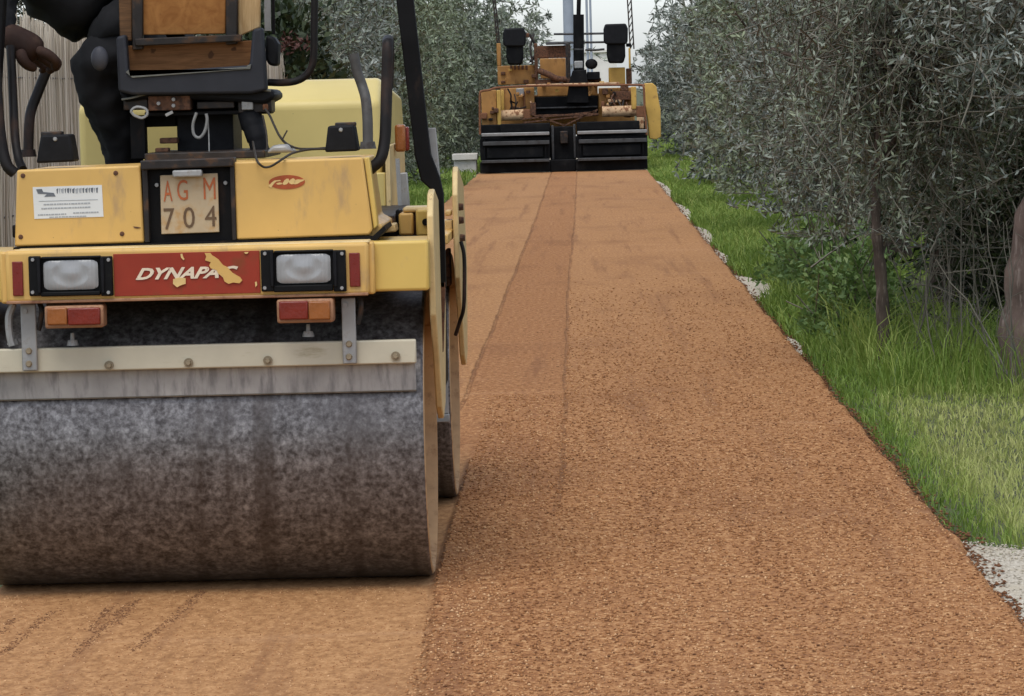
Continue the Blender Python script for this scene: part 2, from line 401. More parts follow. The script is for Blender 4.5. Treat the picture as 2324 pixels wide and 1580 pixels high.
ZZ += .004*(wave(YY.ravel(), 31, 1, .9).reshape(YY.shape))*(1-roller)
ZZ -= .030*sm((U-.985)/.015)**3
V = np.stack([XX, YY, ZZ], -1).reshape(-1, 3); nr, nc = XX.shape
idx = np.arange(nr*nc).reshape(nr, nc)
Fq = np.stack([idx[:-1, :-1], idx[:-1, 1:], idx[1:, 1:], idx[1:, :-1]], -1).reshape(-1, 4)
# side skirts
base = len(V); sk = V.reshape(nr, nc, 3)[:, [0, -1]].reshape(-1, 3).copy(); sk[:, 2] = -.06; sk[1::2, 0] += .02; sk[0::2, 0] -= .02
V = np.concatenate([V, sk]); si = base+np.arange(nr*2).reshape(nr, 2)
F2 = np.stack([idx[:-1, -1], si[:-1, 1], si[1:, 1], idx[1:, -1]], -1); F3 = np.stack([si[:-1, 0], idx[:-1, 0], idx[1:, 0], si[1:, 0]], -1)
Fq = np.concatenate([Fq, F2, F3])
pad = np.zeros(nr*2)
attrs = {'compact': ('POINT', np.concatenate([compact.ravel(), pad])), 'band': ('POINT', np.concatenate([bandv.ravel(), pad])),
         'seam_a': ('POINT', np.concatenate([dA.ravel(), pad+9])), 'seam_b': ('POINT', np.concatenate([dB.ravel(), pad+9])), 'seam_c': ('POINT', np.concatenate([dC.ravel(), pad+9]))}
road = np_obj('road', V, Fq, 'road_mix', attrs=attrs, smooth=True, kind='structure')

def blob_sheet(name, outline, z, mat):
    mb = MB(); mb.add([(x, y, z) for x, y in outline], [tuple(range(len(outline)))])
    return tag(mb.build(name, mat, smooth=0), kind='structure')
def edge_patch(y0, y1, wmax, seed):
    r = random.Random(seed); L = []; R = []; n = 14
    for i in range(n+1):
        t = i/n; y = y0+(y1-y0)*t
        L.append((1.00, y)); R.append((1.04+wmax*math.sin(math.pi*t)**.6*(.75+.5*r.random()), y))
    return L[::-1][::-1]+R[::-1]
patches = [(7.0, 10.1, .62, 1), (17.2, 18.6, .06, 8), (21.6, 24.6, .20, 2), (26.2, 28.6, .09, 7), (29.3, 33.5, .13, 3), (34.5, 40.5, .12, 4), (42, 50, .12, 5)]
for y0, y1, wm, sd_ in patches: blob_sheet('gravel_shoulder', edge_patch(y0, y1, wm, sd_)[::-1], -.030, 'gravel')
blob_sheet('gravel_track', [(-1.7, ROAD_END-.4), (1.3, ROAD_END-.4), (1.5, 120), (-1.9, 120)], -.034, 'gravel')

def lumps(name, P, S_, mat, flat=.6, seed=1):
    r = np.random.default_rng(seed); n = len(P)
    D = np.array([(1, 0, 0), (0, 1, 0), (-1, 0, 0), (0, -1, 0), (0, 0, 1), (0, 0, -.5)], float)
    k = D[None]*(S_[:, None, None])*r.uniform(.6, 1.3, (n, 6, 1)); k[..., 2] *= flat
    a = r.uniform(0, 6.28, n); ca, sa = np.cos(a)[:, None], np.sin(a)[:, None]
    x = k[..., 0]*ca-k[..., 1]*sa; y = k[..., 0]*sa+k[..., 1]*ca
    V = np.stack([x, y, k[..., 2]], -1)+P[:, None]
    Ft = np.array([(0, 1, 4), (1, 2, 4), (2, 3, 4), (3, 0, 4), (1, 0, 5), (2, 1, 5), (3, 2, 5), (0, 3, 5)])
    Fc = (Ft[None]+6*np.arange(n)[:, None, None]).reshape(-1, 3)
    return np_obj(name, V.reshape(-1, 3), Fc, mat)
# crumbs along the ragged right edge and loose crumbs of mix in scuffed lines in front of the drum
P = []; S_ = []
for i in range(5200):
    y = 7.2*math.exp(random.random()*1.9); x = float(np.interp(y, ys, edgeR))+abs(random.gauss(0, .03))-.012
    P.append((x, y, -.02-.02*random.random())); S_.append(random.uniform(.003, .011))
scuffs = [((462, 1332), (395, 1400)), ((400, 1392), (300, 1470)), ((292, 1362), (168, 1482)), ((250, 1372), (205, 1425)), ((120, 1382), (0, 1482)), ((312, 1352), (262, 1410)), ((30, 1400), (0, 1430))]
for (a, b) in scuffs:
    A = ground_at(*a); B = ground_at(*b); n = int((B-A).length*650)
    for i in range(n):
        t = random.random(); p = A.lerp(B, t); cl = .5+.5*math.sin(t*23+a[0])
        if random.random() > .35+.65*cl: continue
        P.append((p.x+random.gauss(0, .009), p.y+random.gauss(0, .03), -.0072)); S_.append(random.uniform(.0012, .0042))
for i in range(900):
    y = 7+random.random()*12; P.append((random.uniform(-.3, 1.0), y, .001)); S_.append(random.uniform(.002, .006))
cl = lumps('loose_road_crumbs', np.array(P), np.array(S_), 'clod', .6); tag(cl, 'loose brown crumbs of road mix in scuffed lines and along the edge', 'crumbs', kind='stuff')
P = []; S_ = []
for y0, y1, wm, sd_ in patches:
    n = int(3000 if y0 < 10 else 90)
    for i in range(n):
        t = random.random(); y = y0+(y1-y0)*t; P.append((1.03+random.random()*wm*math.sin(math.pi*t)**.6, y, -.028)); S_.append(random.uniform(.0015, .006))
gv = lumps('loose_gravel', np.array(P), np.array(S_), 'gravel', .7, 2); tag(gv, 'pale loose gravel showing at the right road edge', 'gravel', kind='stuff')

# coarse grains standing proud of the loose, not yet rolled mix
leafmat('grain', [(0, (.13, .050, .017)), (.35, (.28, .120, .043)), (.6, (.41, .197, .078)), (1, (.64, .39, .20))], None, .0, .95)
def grains(n, xr, yr, size, sink, seed, keep):
    r = np.random.default_rng(seed); y = yr[0]*(yr[1]/yr[0])**r.random(n); x = xr[0]+(xr[1]-xr[0])*r.random(n)
    k = keep(x, y) & (r.random(n) < np.clip((25-y)/13, 0, 1)**1.3); x = x[k]; y = y[k]; n = len(x); sz = size*(y/9)**.25*r.uniform(.45, 1.25, n)
    o = lumps('grain', np.stack([x, y, sink+(.004*wave(y, 31, 1, .9) if sink > -.005 else 0)+sz*(.42 if sink > -.005 else .15)], -1), sz, 'grain', .75, seed)
    tn = np.repeat(np.clip(.5+.06*np.sin(x*11+2*np.sin(y*3))*np.sin(y*4.1)+.10*np.sin(x*23+y*.6)*np.sin(y*1.3+x*3)+r.normal(0, .20, n), 0, 1), 8)
    a = o.data.attributes.new('tone', 'FLOAT', 'FACE'); a.data.foreach_set('value', tn.astype(np.float32))
    attach(o, road); o['kind'] = 'stuff'; return o
seamx = lambda y: np.interp(y, ys, comp)
grains(60000, (-.46, 1.03), (7.2, 26), .0047, -.001, 61, lambda x, y: (x > np.where(y < 12.4, seamx(y)+.004, -.09)) | ((y < 15) & (x > -.41)))
grains(9000, (-1.6, -.30), (7.2, 9.3), .0030, -.0078, 67, lambda x, y: x < seamx(y)-.004)

# ------------------------------------------------------------------ lettering
def lettering(body, X0, X1, Z0, Z1, Y, mat, name, parent, shear=0, bold=0.0, thick=.0012):
    cu = bpy.data.curves.new('text', 'FONT'); cu.body = body; cu.size = 1; cu.shear = shear; cu.offset = bold; cu.extrude = .5; cu.resolution_u = 3
    o = bpy.data.objects.new('text', cu); COL.objects.link(o)
    dg = bpy.context.evaluated_depsgraph_get(); dg.update(); me = bpy.data.meshes.new_from_object(o.evaluated_get(dg))
    bpy.data.objects.remove(o); n = len(me.vertices); a = np.zeros(n*3); me.vertices.foreach_get('co', a); a = a.reshape(-1, 3)
    lo, hi = a.min(0), a.max(0); k = (a-lo)/(hi-lo)
    out = np.stack([(k[:, 0]-.5)*(X1-X0), (.5-k[:, 2])*thick, (k[:, 1]-.5)*(Z1-Z0)], -1)
    me.vertices.foreach_set('co', out.ravel()); me.materials.clear(); me.materials.append(M[mat]); me.name = name; me.update()
    ob = bpy.data.objects.new(name, me); COL.objects.link(ob); ob.location = ((X0+X1)/2, Y, (Z0+Z1)/2); attach(ob, parent); return ob
def letter_px(body, x0, y0, x1, y1, Y, *a, **k):
    xm, ym = (x0+x1)/2, (y0+y1)/2
    return lettering(body, at(x0, ym, Y).x, at(x1, ym, Y).x, at(xm, y1, Y).z, at(xm, y0, Y).z, Y, *a, **k)

# ------------------------------------------------------------------ road roller
RX = -1.013; DX0, DX1 = RX-.592, -.424; DR = .395; DY, DY2 = 9.50, 11.34; DZ0 = -.006
rr = thing('road_roller', (RX, 10.4, 0), 'worn yellow tandem road roller with two steel drums in the foreground', 'road roller')
def drum(y):
    mb = MB(); n = 96; c = DR+DZ0; xs = [DX0, DX0+.006, DX1-.006, DX1]; rs = [DR-.004, DR, DR, DR-.004]
    for X, r_ in zip(xs, rs):
        for k in range(n):
            q = 2*math.pi*k/n; mb.v.append((X, y+r_*math.cos(q), c+r_*math.sin(q)))
    for i in range(3):
        for k in range(n):
            A = i*n+k; B = i*n+(k+1) % n; mb.f.append((A, A+n, B+n, B))
    o = mb.build('drum', 'drum_steel', rr, smooth=25)
    for X, s in ((DX0, 1), (DX1, -1)):        # shell lip and recessed end disc
        e = MB(); ri = DR-.022; 
        for (xx, r_) in ((X+s*.0005, DR-.005), (X-s*.0025, DR-.010), (X-s*.0025, ri), (X+s*.055, ri-.01), (X+s*.055, .10), (X+s*.02, .09), (X+s*.02, 0.002)):
            for k in range(n):
                q = 2*math.pi*k/n; e.v.append((xx, y+r_*math.cos(q), c+r_*math.sin(q)))
        for i in range(6):
            for k in range(n):
                A = i*n+k; B = i*n+(k+1) % n; e.f.append((A, B, B+n, A+n) if s > 0 else (A, A+n, B+n, B))
        e.build('end_disc', 'drum_rim', o, smooth=25)
    return o
drum(DY); drum(DY2)
# front bumper
bp = MB(); bp.pbox(12, 560, 838, 679, 9.0, .11); bump_o = bp.build('bumper', 'yellow_paint', rr, .010, seg=3)
for x0, x1, ya, yb in ((838, 973, 547, 661), (-122, 12, 573, 688)):
    e = MB(); e.pbox(x0, ya, x1, yb, 9.045, .10); e.build('bumper_end', 'yellow_bright', bump_o, .008, seg=3)
    e = MB(); e.pbox(x0+2, ya+1, x1-2, ya+14, 9.146, .33); e.build('top_plate', 'yellow_bright', bump_o, .003)
e = MB(); e.pbox(838-7, 549, 838+12, 668, 9.018, .10); e.build('corner_strip', 'yellow_paint', bump_o, .006)
e = MB(); e.pbox(12-12, 572, 12+7, 690, 9.018, .10); e.build('corner_strip', 'yellow_paint', bump_o, .006)
e = MB(); e.pbox(14, 674, 836, 681, 8.994, .05); e.build('lower_lip', 'lamp_housing', bump_o, .002)
# red painted panel, lettering, flaked patches
dp = MB(); dp.pbox(258, 573, 590, 669, 8.9965, .01); dec = dp.build('red_panel', 'red_decal', rr, .001)
letter_px('DYNAPAC', 307, 606, 541, 633, 8.9945, 'letter_white', 'lettering', dec, shear=.45, bold=.035)
fl = lambda pts: MB().pprism([(z[0]*.26, 353.2+z[1]*.26) for z in pts], 8.9925, .004)
fl([(1785, 850), (1835, 850), (1850, 870), (1905, 905), (1945, 955), (1985, 975), (2030, 1025), (2095, 1062), (2115, 1090), (2090, 1115), (2035, 1108), (1995, 1120), (1960, 1100), (1945, 1060), (1905, 1030), (1890, 1000), (1840, 985), (1825, 960), (1840, 930), (1790, 915), (1800, 880)]).build('flaked_patch', 'yellow_paint', dec, smooth=0)
fl([(1510, 1080), (1560, 1065), (1620, 1070), (1620, 1120), (1580, 1132), (1545, 1150), (1510, 1120)]).build('flaked_patch', 'letter_yellow', dec, smooth=0)
fl([(1575, 860), (1590, 855), (1600, 890), (1610, 905), (1600, 912), (1580, 890)]).build('flaked_patch', 'letter_yellow', dec, smooth=0)
fl([(2225, 1105), (2240, 1100), (2245, 1130), (2230, 1150)]).build('flaked_patch', 'letter_yellow', dec, smooth=0)
fl([(2130, 845), (2170, 842), (2160, 856), (2140, 858)]).build('flaked_patch', 'letter_yellow', dec, smooth=0)
# headlamps
def headlamp(x0, y0, x1, y1, lx0, ly0, lx1, ly1):
    xm, ym = (x0+x1)/2, (y0+y1)/2
    mb = MB()
    fx = 16; fy = 7
    mb.pbox(x0, y0, lx0-6, y1, 8.985, .03); mb.pbox(lx1+6, y0, x1, y1, 8.985, .03)
    mb.pbox(lx0-6, y0, lx1+6, ly0-4, 8.985, .03); mb.pbox(lx0-6, ly1+4, lx1+6, y1, 8.985, .03)
    h = mb.build('headlamp', 'bezel_black', rr, .004)
    b2 = MB(); b2.pbox(lx0-7, ly0-5, lx1+7, ly1+5, 8.998, .012); b2.build('recess', 'bezel_black', h)
    for q0 in (lx0-14, lx1+7): ring = MB(); ring.pbox(q0, ly0-8, q0+7, ly1+8, 8.978, .012); ring.build('clip', 'black_plastic', h, .002)
    c = at((lx0+lx1)/2, (ly0+ly1)/2, 8.985); hw = (at(lx1, ym, 8.985).x-at(lx0, ym, 8.985).x)/2; hh = (at(xm, ly0, 8.985).z-at(xm, ly1, 8.985).z)/2
    nu, nv = 48, 28; L = MB()
    for j in range(nv+1):
        for i in range(nu+1):
            u_ = 2*i/nu-1; v_ = 2*j/nv-1
            ex = u_*math.sqrt(max(0, 1-.18*v_**8*abs(u_)**6*1.0)); ez = v_*math.sqrt(max(0, 1-.18*u_**8*abs(v_)**6))
            rr_ = math.hypot(u_*1.4, v_-.1)
            dome = .007*(1-u_**4)*(1-v_**4)+.0020*math.cos(rr_*5.2)*(1 if rr_ < 1 else .4)+.0005*math.sin(u_*44)
            L.v.append((c.x+ex*hw, c.y-dome+.006, c.z+ez*hh))
    for j in range(nv):
        for i in range(nu):
            A = j*(nu+1)+i; L.f.append((A, A+1, A+nu+2, A+nu+1))
    L.build('lens', 'lamp_lens', h, smooth=60)
    for px, py in ((x0+9, y0+8), (x1-9, y0+8), (x0+9, y1-8), (x1-9, y1-8)):
        s = MB(); p = at(px, py, 8.985); s.cyl(p, p+Vector((0, -.004, 0)), .005, .004, 10); s.build('screw', 'bare_steel', h)
headlamp(65, 582, 255, 672, 98, 591, 222, 658)
headlamp(592, 568, 785, 662, 627, 577, 750, 643)
for x0, y0, x1, y1 in ((28, 594, 52, 672), (793, 574, 817, 651)):
    e = MB(); e.pbox(x0, y0, x1, y1, 8.994, .012); e.build('reflector', 'red_reflector', rr, .002)
# tail lamp clusters under the bumper
def cluster(x0, y0, x1, y1, left_orange):
    h = MB(); h.pbox(x0, y0, x1, y1, 8.985, .07); ho = h.build('tail_lamp', 'lamp_housing', rr, .006)
    br = MB(); br.pbox(x0+4, y0-16, x1-2, y0+2, 9.03, .04); br.build('bracket', 'rust', ho)
    xs = x0+(x1-x0)*(.38 if left_orange else .55)
    a = MB(); a.pbox(x0+5, y0+5, xs, y1-7, 8.974, .02); a.build('lens', 'orange_lens' if left_orange else 'red_lens', ho, .004, seg=3)
    a = MB(); a.pbox(xs+1, y0+5, x1-8, y1-7, 8.974, .02); a.build('lens', 'red_lens' if left_orange else 'orange_lens', ho, .004, seg=3)
cluster(101, 694, 235, 745, True); cluster(628, 679, 757, 733, False)
# scraper: cream beam, straps, bolts, grey rubber blade
bm_ = MB(); bm_.pbox(-112, 781, 944, 838, 9.065, .05)
P0 = at(-112, 0, 9.065).x; bm_ = MB(); bm_.box(P0, at(944, 796, 9.065).x, 9.065, 9.095, at(470, 836, 9.065).z, at(470, 782, 9.065).z)
beam = bm_.build('scraper_beam', 'cream_beam', rr, .004)
bl = MB(); zt = at(470, 838, 9.1).z; zb = at(480, 897, 9.11).z; cz = DR+DZ0
yd = DY-math.sqrt(DR**2-(zb-cz)**2)-.004
prof = [(9.098, zt+.05), (9.098, zt), (yd-.016, zb+.001), (yd-.010, zb-.003), (yd, zb), (9.112, zt), (9.112, zt+.05)]
bl.prism([(DX0-.004, a, b) for a, b in prof], (DX1-DX0-.012, 0, 0)); bl.build('scraper_blade', 'scraper_rubber', rr, .0015)
bl = MB(); bl.prism([(DX0-.004, a-.004, b) for a, b in [(yd-.012, zb+.004), (yd-.012, zb), (yd-.002, zb-.003), (yd-.002, zb+.001)]], (DX1-DX0-.012, 0, 0)); bl.build('blade_edge', 'seam_piping', rr)
bolt = MB(); q = at(248, 829, 9.065); bolt.cyl(q, q+Vector((0, -.006, 0)), .012, .012, 14); bolt.cyl(q+Vector((0, -.006, 0)), q+Vector((0, -.014, 0)), .008, .006, 6)
b0 = bolt.build('bolt', 'bolt_tan', beam)
for x, y in ((428, 823), (608, 818), (898, 808), (-60, 836)): dup(b0, at(x, y, 9.065)+Vector((0, -.007, 0)), beam)
for x0, x1, ya, yb in ((48, 83, 690, 842), (776, 808, 676, 826)):
    s = MB(); s.pbox(x0, ya, x1, yb, 9.050, .010); so = s.build('strap', 'bare_steel', rr, .003)
    for yy in (ya+16, yb-45, yb-16):
        s = MB(); p = at((x0+x1)/2+(0 if yy > ya+20 else -8), yy, 9.05); s.cyl(p, p+Vector((0, -.007, 0)), .009 if yy > ya+70 else .006, .006, 10); s.build('bolt', 'bolt_tan' if yy > ya+20 else 'bare_steel', so)
    s = MB(); s.tube(pc([(x1+6, ya-4, 9.07), (x1+12, ya+14, 9.06), (x1+9, ya+40, 9.06), (x1+4, ya+60, 9.06)]), .007, 8); s.build('spring', 'dark_steel', so)
for x, y in ((165, 772), (700, 752), (30, 770)):
    s = MB(); p = at(x, y+12, 9.085); s.cyl(p, p+Vector((0, 0, .014)), .016, .012, 10); s.cyl(p+Vector((0, 0, .014)), p+Vector((0, 0, .032)), .006, .005, 8); s.build('water_nozzle', 'bare_steel', rr)
s = MB(); s.tube(pc([(30, 690, 9.07), (20, 720, 9.07), (22, 760, 9.07), (28, 785, 9.07)]), .010, 8); s.build('hose', 'bare_steel', rr)
# yoke side plates holding the drums
def yoke(X, pts, name='yoke_plate'):
    mb = MB(); mb.prism([(X, a, b) for a, b in pts], (.017, 0, 0)); return mb.build(name, 'cream_edge', rr, .004)
pf = [(9.14, .98), (9.20, 1.035), (9.28, 1.045), (9.72, .98), (9.80, .70), (9.62, .45), (9.48, .42), (9.38, .46), (9.27, .62), (9.16, .72)]
yoke(-.402, pf); yoke(2*RX+.402-.017, pf)
pr_ = [(DY2*2-(9.14+1.84)+0, b) if False else (a+1.84, b) for a, b in pf]
pr_ = [(10.92, .98), (10.98, 1.05), (11.04, 1.065), (11.5, 1.0), (11.64, .72), (11.46, .45), (11.32, .42), (11.2, .46), (11.06, .62), (10.95, .72)]
yoke(-.400, pr_); yoke(2*RX+.400-.017, pr_)
s = MB(); s.tube(pc([(1046, 548, 10.93), (1053, 580, 10.93), (1054, 640, 10.93), (1052, 700, 10.94), (1043, 732, 10.97), (1034, 760, 11.0)]), .006, 8); s.build('hydraulic_hose', 'rail_pipe', rr)
for px, py in ((1047, 500), (1050, 540), (1046, 470)):
    s = MB(); p = at(px-6, py, 10.98); s.cyl(p, p+Vector((.016, 0, 0)), .012, .010, 8); s.build('bolt', 'rust', rr)
# rear inner scraper and frame under the rear hood
s = MB(); s.box(DX0, DX1-.004, DY2-DR-.035, DY2-DR-.022, .30, .62); s.build('rear_scraper', 'scraper_rubber', rr, .003)
s = MB(); s.box(DX0, DX1-.002, DY2-DR-.045, DY2-DR-.012, .275, .30); s.build('rear_scraper_edge', 'bare_steel', rr, .003)
# hood box over the front drum
hb = MB(); hb.pprism([(42, 388), (823, 359), (843, 500), (868, 512), (868, 524), (848, 543), (36, 568)], 9.135, .52)
hood = hb.build('front_housing', 'yellow_paint', rr, .008, seg=3)
lp = MB(); lp.pprism([(38, 386), (318, 375.5), (328, 551), (33, 560)], 9.105, .04); lp.build('cover_panel', 'yellow_paint', rr, .006, seg=3)
rp = MB(); rp.pprism([(531, 367.5), (823, 357), (846, 523), (838, 534), (536, 545)], 9.105, .04); rpo = rp.build('cover_panel', 'yellow_paint', rr, .006, seg=3)
e = MB(); e.pprism([(826, 358), (838, 357), (858, 512), (848, 522)], 9.115, .05); e.build('corner_strip', 'yellow_bright', rpo, .003)
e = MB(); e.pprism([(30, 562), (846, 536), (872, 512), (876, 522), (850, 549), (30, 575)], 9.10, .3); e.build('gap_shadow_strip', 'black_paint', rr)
e = MB(); e.pprism([(32, 568), (838, 546), (838, 553), (32, 576)], 9.01, .12); e.build('bumper_top_flange', 'cream_edge', bump_o, .004)
scr = None
for x, y in ((52, 399), (262.6, 393), (47, 538), (277, 531)):
    p = at(x, y, 9.105)
    if scr is None:
        s = MB(); s.cyl(p, p+Vector((0, -.003, 0)), .0065, .005, 10); scr = s.build('screw', 'rust', hood)
    else: dup(scr, p+Vector((0, -.0015, 0)), hood)
e = MB(); e.pprism([(302, 514), (312, 515), (320, 517), (312, 519), (305, 518)], 9.1035, .003); e.build('scratch', 'rust', hood)
# number plate recess
e = MB(); e.pprism([(320, 379), (530, 371), (536, 546), (328, 552)], 9.126, .03); rec = e.build('plate_recess', 'black_paint', rr)
e = MB(); e.pprism([(318, 365), (529, 358), (530, 378), (319, 386)], 9.085, .09); e.build('recess_hood', 'dark_steel', rec, .003)
e = MB(); e.pprism([(322, 380), (334, 379), (340, 550), (328, 551)], 9.100, .03); e.build('recess_side', 'dark_steel', rec, .002)
e = MB(); e.pprism([(521, 372), (531, 371), (537, 545), (527, 546)], 9.100, .03); e.build('recess_side', 'dark_steel', rec, .002)
e = MB(); e.pprism([(363, 398), (494, 393), (498, 527), (366, 532)], 9.112, .004); pl = e.build('number_plate', 'plate_white', rr, .002)
for ch, x0, y0, x1, y1, mt in (('A', 371, 410, 391, 457, 'plate_red'), ('G', 402, 408, 426, 455, 'plate_red'), ('M', 462, 403, 489, 452, 'plate_red'),
                               ('7', 372, 473, 396, 521, 'plate_ink'), ('0', 416, 470, 442, 518, 'plate_ink'), ('4', 465, 467, 491, 514, 'plate_ink')):
    letter_px(ch, x0, y0, x1, y1, 9.111, mt, 'character', pl, bold=0)
e = MB(); e.pbox(391, 386, 458, 402, 9.085, .03); e.build('plate_lamp', 'bare_steel', rec, .004)
for x, y in ((356, 420), (512, 415)):
    s = MB(); p = at(x, y, 9.126); s.cyl(p, p+Vector((0, -.006, 0)), .006, .005, 8); s.build('screw', 'bare_steel', rec)
# sticker
e = MB(); e.pprism([(74, 425), (231, 420), (235, 492), (78, 497)], 9.1035, .003); st = e.build('sticker', 'sticker_white', rr)
def ink(pts, mt): MB().pprism(pts, 9.1028, .001).build('print', mt, st, smooth=0)
ink([(82, 430), (95, 429), (98, 436), (122, 438), (126, 446), (100, 447), (106, 441), (86, 440)], 'sticker_ink')
rnd = random.Random(3)
xx = 128.0
while xx < 222:
    ww = rnd.uniform(3, 7); ink([(xx, 431-xx*.02+rnd.uniform(0, 2)), (xx+ww, 430-xx*.02), (xx+ww-1, 442-xx*.02), (xx+1, 443-xx*.02-rnd.uniform(0, 4))], 'sticker_grey' if rnd.random() < .5 else 'sticker_ink'); xx += ww+rnd.uniform(.8, 2)
for row, (x0, x1, yc, hgt) in enumerate(((88, 222, 455, 1.2), (99, 203, 463, 3.2), (94, 206, 472, 3.2), (86, 148, 486, 3), (166, 220, 484, 3), (112, 192, 492, 2.4))):
    xx = float(x0)
    while xx < x1:
        ww = rnd.uniform(2, 8) if row else 134; yy = yc-(xx-150)*.032
        ink([(xx, yy-hgt/2), (xx+ww, yy-hgt/2-ww*.03), (xx+ww, yy+hgt/2-ww*.03), (xx, yy+hgt/2)], 'sticker_grey'); xx += ww+rnd.uniform(1, 1.8)
# oval badge with pale letters
a0 = [(651+41*math.cos(t*math.pi/24), 413.5-1*math.cos(t*math.pi/24)+16*math.sin(t*math.pi/24)) for t in range(48)]
e = MB(); e.pprism(a0, 9.1035, .003); ov = e.build('badge', 'logo_red', rr, smooth=0)
bd = lambda pts: MB().pprism([(576.4+x*.0720, 371.8+y*.0720) for x, y in pts], 9.1028, .001).build('print', 'letter_yellow', ov, smooth=0)
bd([(455, 700), (560, 590), (640, 530), (830, 510), (850, 545), (700, 560), (620, 640), (575, 700), (540, 760)])
bd([(700, 620), (800, 590), (880, 600), (900, 640), (780, 660), (720, 650)])
bd([(900, 620), (960, 520), (1030, 470), (1090, 470), (1110, 520), (1080, 600), (1030, 650), (940, 670)])
bd([(1090, 560), (1150, 500), (1230, 455), (1290, 490), (1300, 560), (1260, 640), (1180, 650), (1120, 620)])
bd([(1290, 520), (1380, 490), (1480, 500), (1590, 490), (1560, 540), (1460, 580), (1380, 630), (1300, 650), (1260, 640)])
# black lamp boxes on the housing
def lampbox(pts, Y, lip):
    mb = MB(); mb.pprism(pts, Y, .10); o = mb.build('work_lamp', 'black_plastic', rr, .006, seg=3)
    l = MB(); l.pbox(*lip, Y+.03, .06); l.build('lid', 'dark_steel', o, .003)
    (x0, y0), (x1, y1) = pts[0], pts[1]
    p = at(x0+(x1-x0)*.5, y0+9, Y); s = MB(); s.cyl(p, p+Vector((0, -.004, 0)), .006, .004, 8); s.build('screw', 'bare_steel', o)
lampbox([(92, 307), (158, 305), (169, 367), (82, 371)], 9.30, (92, 299, 138, 309))
lampbox([(744, 286), (803, 284), (813, 343), (737, 346)], 9.32, (760, 278, 806, 287))
# hand rails
def rail(pts, r, mt='rail_pipe', n=6, name='hand_rail'):
    mb = MB(); mb.tube(pc(pts, n), r, 12); return mb.build(name, mt, rr, smooth=60)
rail([(829, 392, 9.36), (845, 380, 9.36), (864, 360, 9.36), (873, 320, 9.37), (876, 260, 9.38), (878, 180, 9.40), (880, 110, 9.41), (880, 96, 9.44), (881, 92, 9.50), (882, 104, 9.58), (882, 140, 9.60), (880, 200, 9.62)], .0155)
rail([(803, 122, 9.80), (810, 160, 9.80), (822, 195, 9.80), (830, 225, 9.78), (834, 270, 9.76), (835, 336, 9.75)], .0145, 'rail_pipe_worn')
s = MB(); p = at(835, 338, 9.75); s.cyl(p, p+Vector((0, 0, .02)), .024, .02, 12); s.build('rail_foot', 'rail_pipe_worn', rr)
rail([(-22, 92, 9.41), (-12, 150, 9.40), (-4, 260, 9.38), (4, 330, 9.37), (16, 375, 9.36), (34, 394, 9.36)], .0155)
rail([(24, 105, 9.62), (27, 160, 9.60), (30, 230, 9.58), (34, 310, 9.54), (42, 360, 9.50), (52, 385, 9.46)], .012)
rail([(116, 136, 9.80), (104, 165, 9.80), (84, 215, 9.79), (71, 250, 9.78), (66, 285, 9.76), (64, 352, 9.75)], .0145)
s = MB(); p = at(64, 356, 9.75); s.cyl(p, p+Vector((0, 0, .02)), .024, .02, 12); s.build('rail_foot', 'rail_pipe', rr)
rail([(608, 187, 9.85), (640, 188, 9.85), (668, 185, 9.85), (690, 175, 9.85), (706, 155, 9.85), (712, 125, 9.85), (713, 60, 9.85), (715, -60, 9.85)], .0105, n=8, name='arm_rest_pipe')
s = MB(); s.bar(at(619, -60, 9.95), at(621, 78, 9.95), .009, .009); s.build('post', 'black_paint', rr)
s = MB(); s.bar(at(606, -60, 10.0), at(608, 70, 10.0), .018, .006); s.build('post', 'bare_steel', rr)
# seat seen from behind
SY = 9.74
sf = MB(); sf.pprism([(263, 84), (285, 78), (291, 166), (566, 148), (573, 66), (596, 62), (606, 205), (570, 213), (300, 216), (268, 208)], SY, .05)
seat = sf.build('seat', 'blue_grey_plastic', rr, .008, seg=3); seat['label'] = 'blue grey plastic seat frame with wooden boards set into its back'
def sp(pts, Y, d, nm, mt, bev=.003): mb = MB(); mb.pprism(pts, Y, d); return mb.build(nm, mt, seat, bev)
sp([(322, -120), (514, -120), (512, 77), (324, 80)], SY+.045, .012, 'back_board', 'wood_orange')
sp([(297, -120), (324, -120), (324, 112), (300, 114)], SY+.03, .03, 'back_post', 'dark_steel')
sp([(512, -120), (540, -120), (538, 100), (512, 102)], SY+.03, .03, 'back_post', 'dark_steel')
sp([(266, -120), (298, -120), (300, 92), (272, 96)], SY+.05, .02, 'side_board', 'wood_brown')
sp([(540, -120), (593, -120), (590, 62), (552, 78), (540, 90)], SY+.05, .02, 'side_board', 'wood_light')
sp([(306, 88), (548, 78), (548, 94), (306, 105)], SY+.015, .03, 'cross_bar', 'dark_steel')
sp([(286, 104), (574, 92), (572, 154), (288, 168)], SY+.052, .015, 'lower_board', 'wood_mid')
sp([(285, 164), (292, 158), (296, 172), (560, 152), (562, 148), (570, 146), (568, 157), (300, 177)], SY-.006, .01, 'trim_edge', 'seam_piping', .001)
s = MB(); s.ell(at(226, 133, SY-.01), (.024, .018, .034)); s.build('recline_knob', 'knob_grey', seat, smooth=80)
sp([(603, 80), (622, 84), (632, 100), (630, 150), (612, 150), (602, 135)], SY+.06, .09, 'side_lever', 'black_plastic', .008)
sp([(268, 206), (300, 214), (350, 200), (420, 194), (520, 196), (618, 204), (626, 222), (600, 236), (440, 226), (340, 224), (280, 232)], SY+.03, .28, 'cushion', 'black_plastic', .01)
s = MB(); s.tube(pc([(330, 214, SY+.02), (370, 203, SY+.02), (430, 196, SY+.02), (520, 199, SY+.02), (615, 206, SY+.02)]), .0035, 6); s.build('piping', 'seam_piping', seat)
